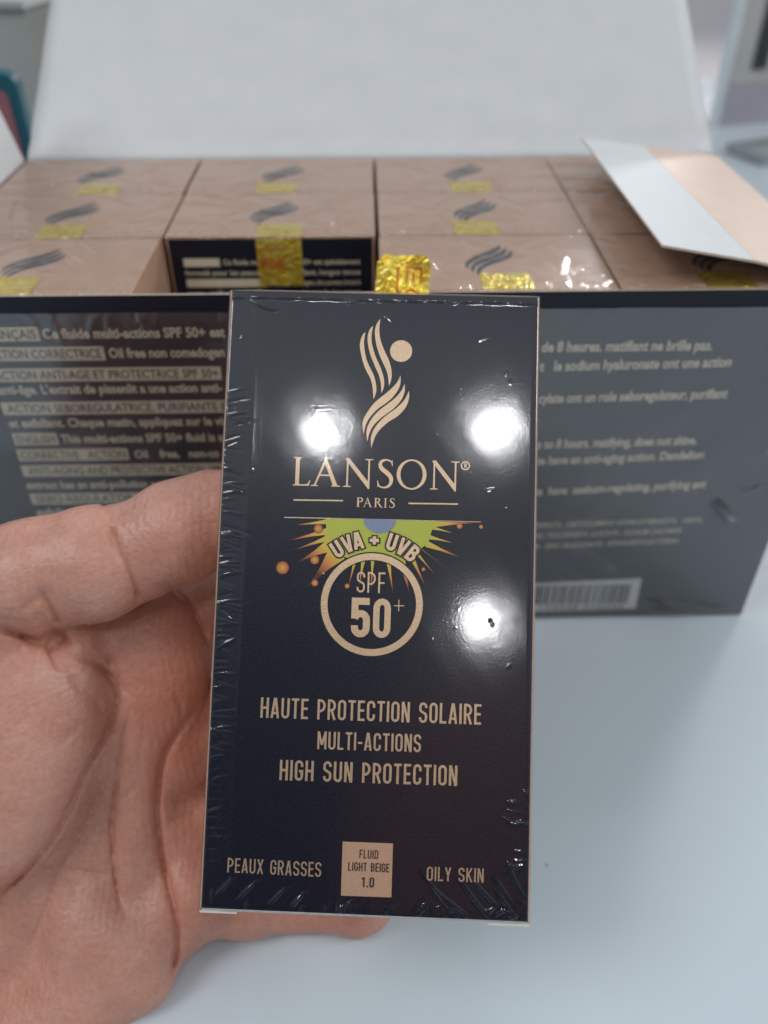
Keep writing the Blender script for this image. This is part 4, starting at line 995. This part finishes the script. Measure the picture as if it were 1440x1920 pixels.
# redder blood flush on the finger bases, the thumb tip and the web
fl_ = lambda cx, cy, rx, ry: np.exp(-(((hpx - cx) / rx) ** 2 + ((hpy - cy) / ry) ** 2))
flush = np.clip(.95 * fl_(330, 1290, 110, 190) + .55 * fl_(390, 1010, 60, 110) + .6 * fl_(370, 1560, 90, 250) + .4 * fl_(560, 1730, 200, 80) + .3 * fl_(110, 1190, 90, 50) + .25 * fl_(60, 1820, 120, 120) + .16 * np.clip(cval, 0, 1), 0, 1)
at = hand_o.data.attributes.new('flush', 'FLOAT', 'POINT'); at.data.foreach_set('value', flush.astype(np.float32))

# ------------------------------------------------------------------ things standing behind the carton
def ground(px, py, z=0.0):
    r = CF + CR * (px - 720) / FPX - CU * (py - 960) / FPX; t_ = (z - CAM_H) / r[2]; return CPOS + r * t_
# grey storage box, back left
m = Matrix.Translation((-.1475, .45, 0)) @ Matrix.Rotation(math.radians(-12), 4, 'Z')
gb = empty('storage_box', 'plain grey box standing behind the open lid at the far left', 'box', m)
b = MB(); b.box((-160, 0, 0), (0, 150, 136), (1, 1, 0, 0, 0, 0)); b.build('box_body', [M['wall'], M['wall_shaded']], gb)  # side faces painted darker to stand for their shade
b = MB(); b.box((-162, -2, 136.1), (1.5, 152, 139)); b.build('box_lid', M['wall'], gb)
# teal case leaning at the left
m = Matrix.Translation((-.170, .365, 0)) @ Matrix.Rotation(math.radians(6), 4, 'Z')
tc_ = empty('phone_case', 'teal rounded case with a pink panel behind the left flap', 'case', m)
def rounded_slab(w, h, r, z0, th, inset=0):
    pts = []
    for cx, cz, a0 in ((w - r, h - r, 0), (-w + r, h - r, 90), (-w + r, r, 180), (w - r, r, 270)):
        for i in range(7): a = math.radians(a0 + 15 * i); pts.append((cx + r * math.cos(a), cz + r * math.sin(a)))
    n = len(pts); v = [(x, z0, y) for x, y in pts] + [(x, z0 + th, y) for x, y in pts]
    return v, [list(range(n)), [n + i for i in reversed(range(n))]] + [[i, n + i, n + (i + 1) % n, (i + 1) % n] for i in range(n)]
v, f = rounded_slab(40, 125, 6, 0, 9); mesh_obj('case_body', v, f, M['teal'], tc_)
v, f = rounded_slab(35.5, 119, 3, -.6, .5); mesh_obj('panel', v, f, M['pink'], tc_)
# grey display stand at the right
m = Matrix.Translation((.325, .772, 0)) @ Matrix.Rotation(math.radians(14), 4, 'Z')
st = empty('display_stand', 'tall grey display stand with a dark slot at the far right', 'stand', m)
b = MB(); b.box((.5, 1, 33.2), (240, 8, 420)); b.build('stand_body', M['acrylic'], st)
b = MB(); b.box((0, 0, 0), (242, 9, 33)); b.build('stand_base', M['lavender'], st)
b = MB(); b.box((60, 9.2, 0), (180, 90, 4)); b.build('foot', M['lavender'], st)
b = MB(); b.box((21, -.6, 44), (26, .8, 330)); b.build('slot', M['slot'], st)
b = MB(); b.box((28, -.6, 44), (35, .8, 330)); b.build('slot', M['slot'], st)
b = MB(); b.box((-4, -.5, 0), (-.2, 9.5, 420)); b.build('edge_rail', M['pale'], st)
# small grey tray in front of the stand
m = Matrix.Translation((.318, .655, 0)) @ Matrix.Rotation(math.radians(20), 4, 'Z')
tr_ = empty('tray', 'small grey tray on the counter in front of the display stand', 'tray', m)
b = MB(); b.box((0, 0, 0.1), (120, 42, 3)); b.build('tray_base', M['trayg'], tr_)
for nm_, lo_, hi_ in (('tray_rim', (0, 0, 3.1), (120, 3, 8)), ('tray_rim', (0, 39, 3.1), (120, 42, 8)), ('tray_rim', (0, 3.1, 3.1), (3, 38.9, 8))):
    b = MB(); b.box(lo_, hi_); b.build(nm_, M['trayg'], tr_)
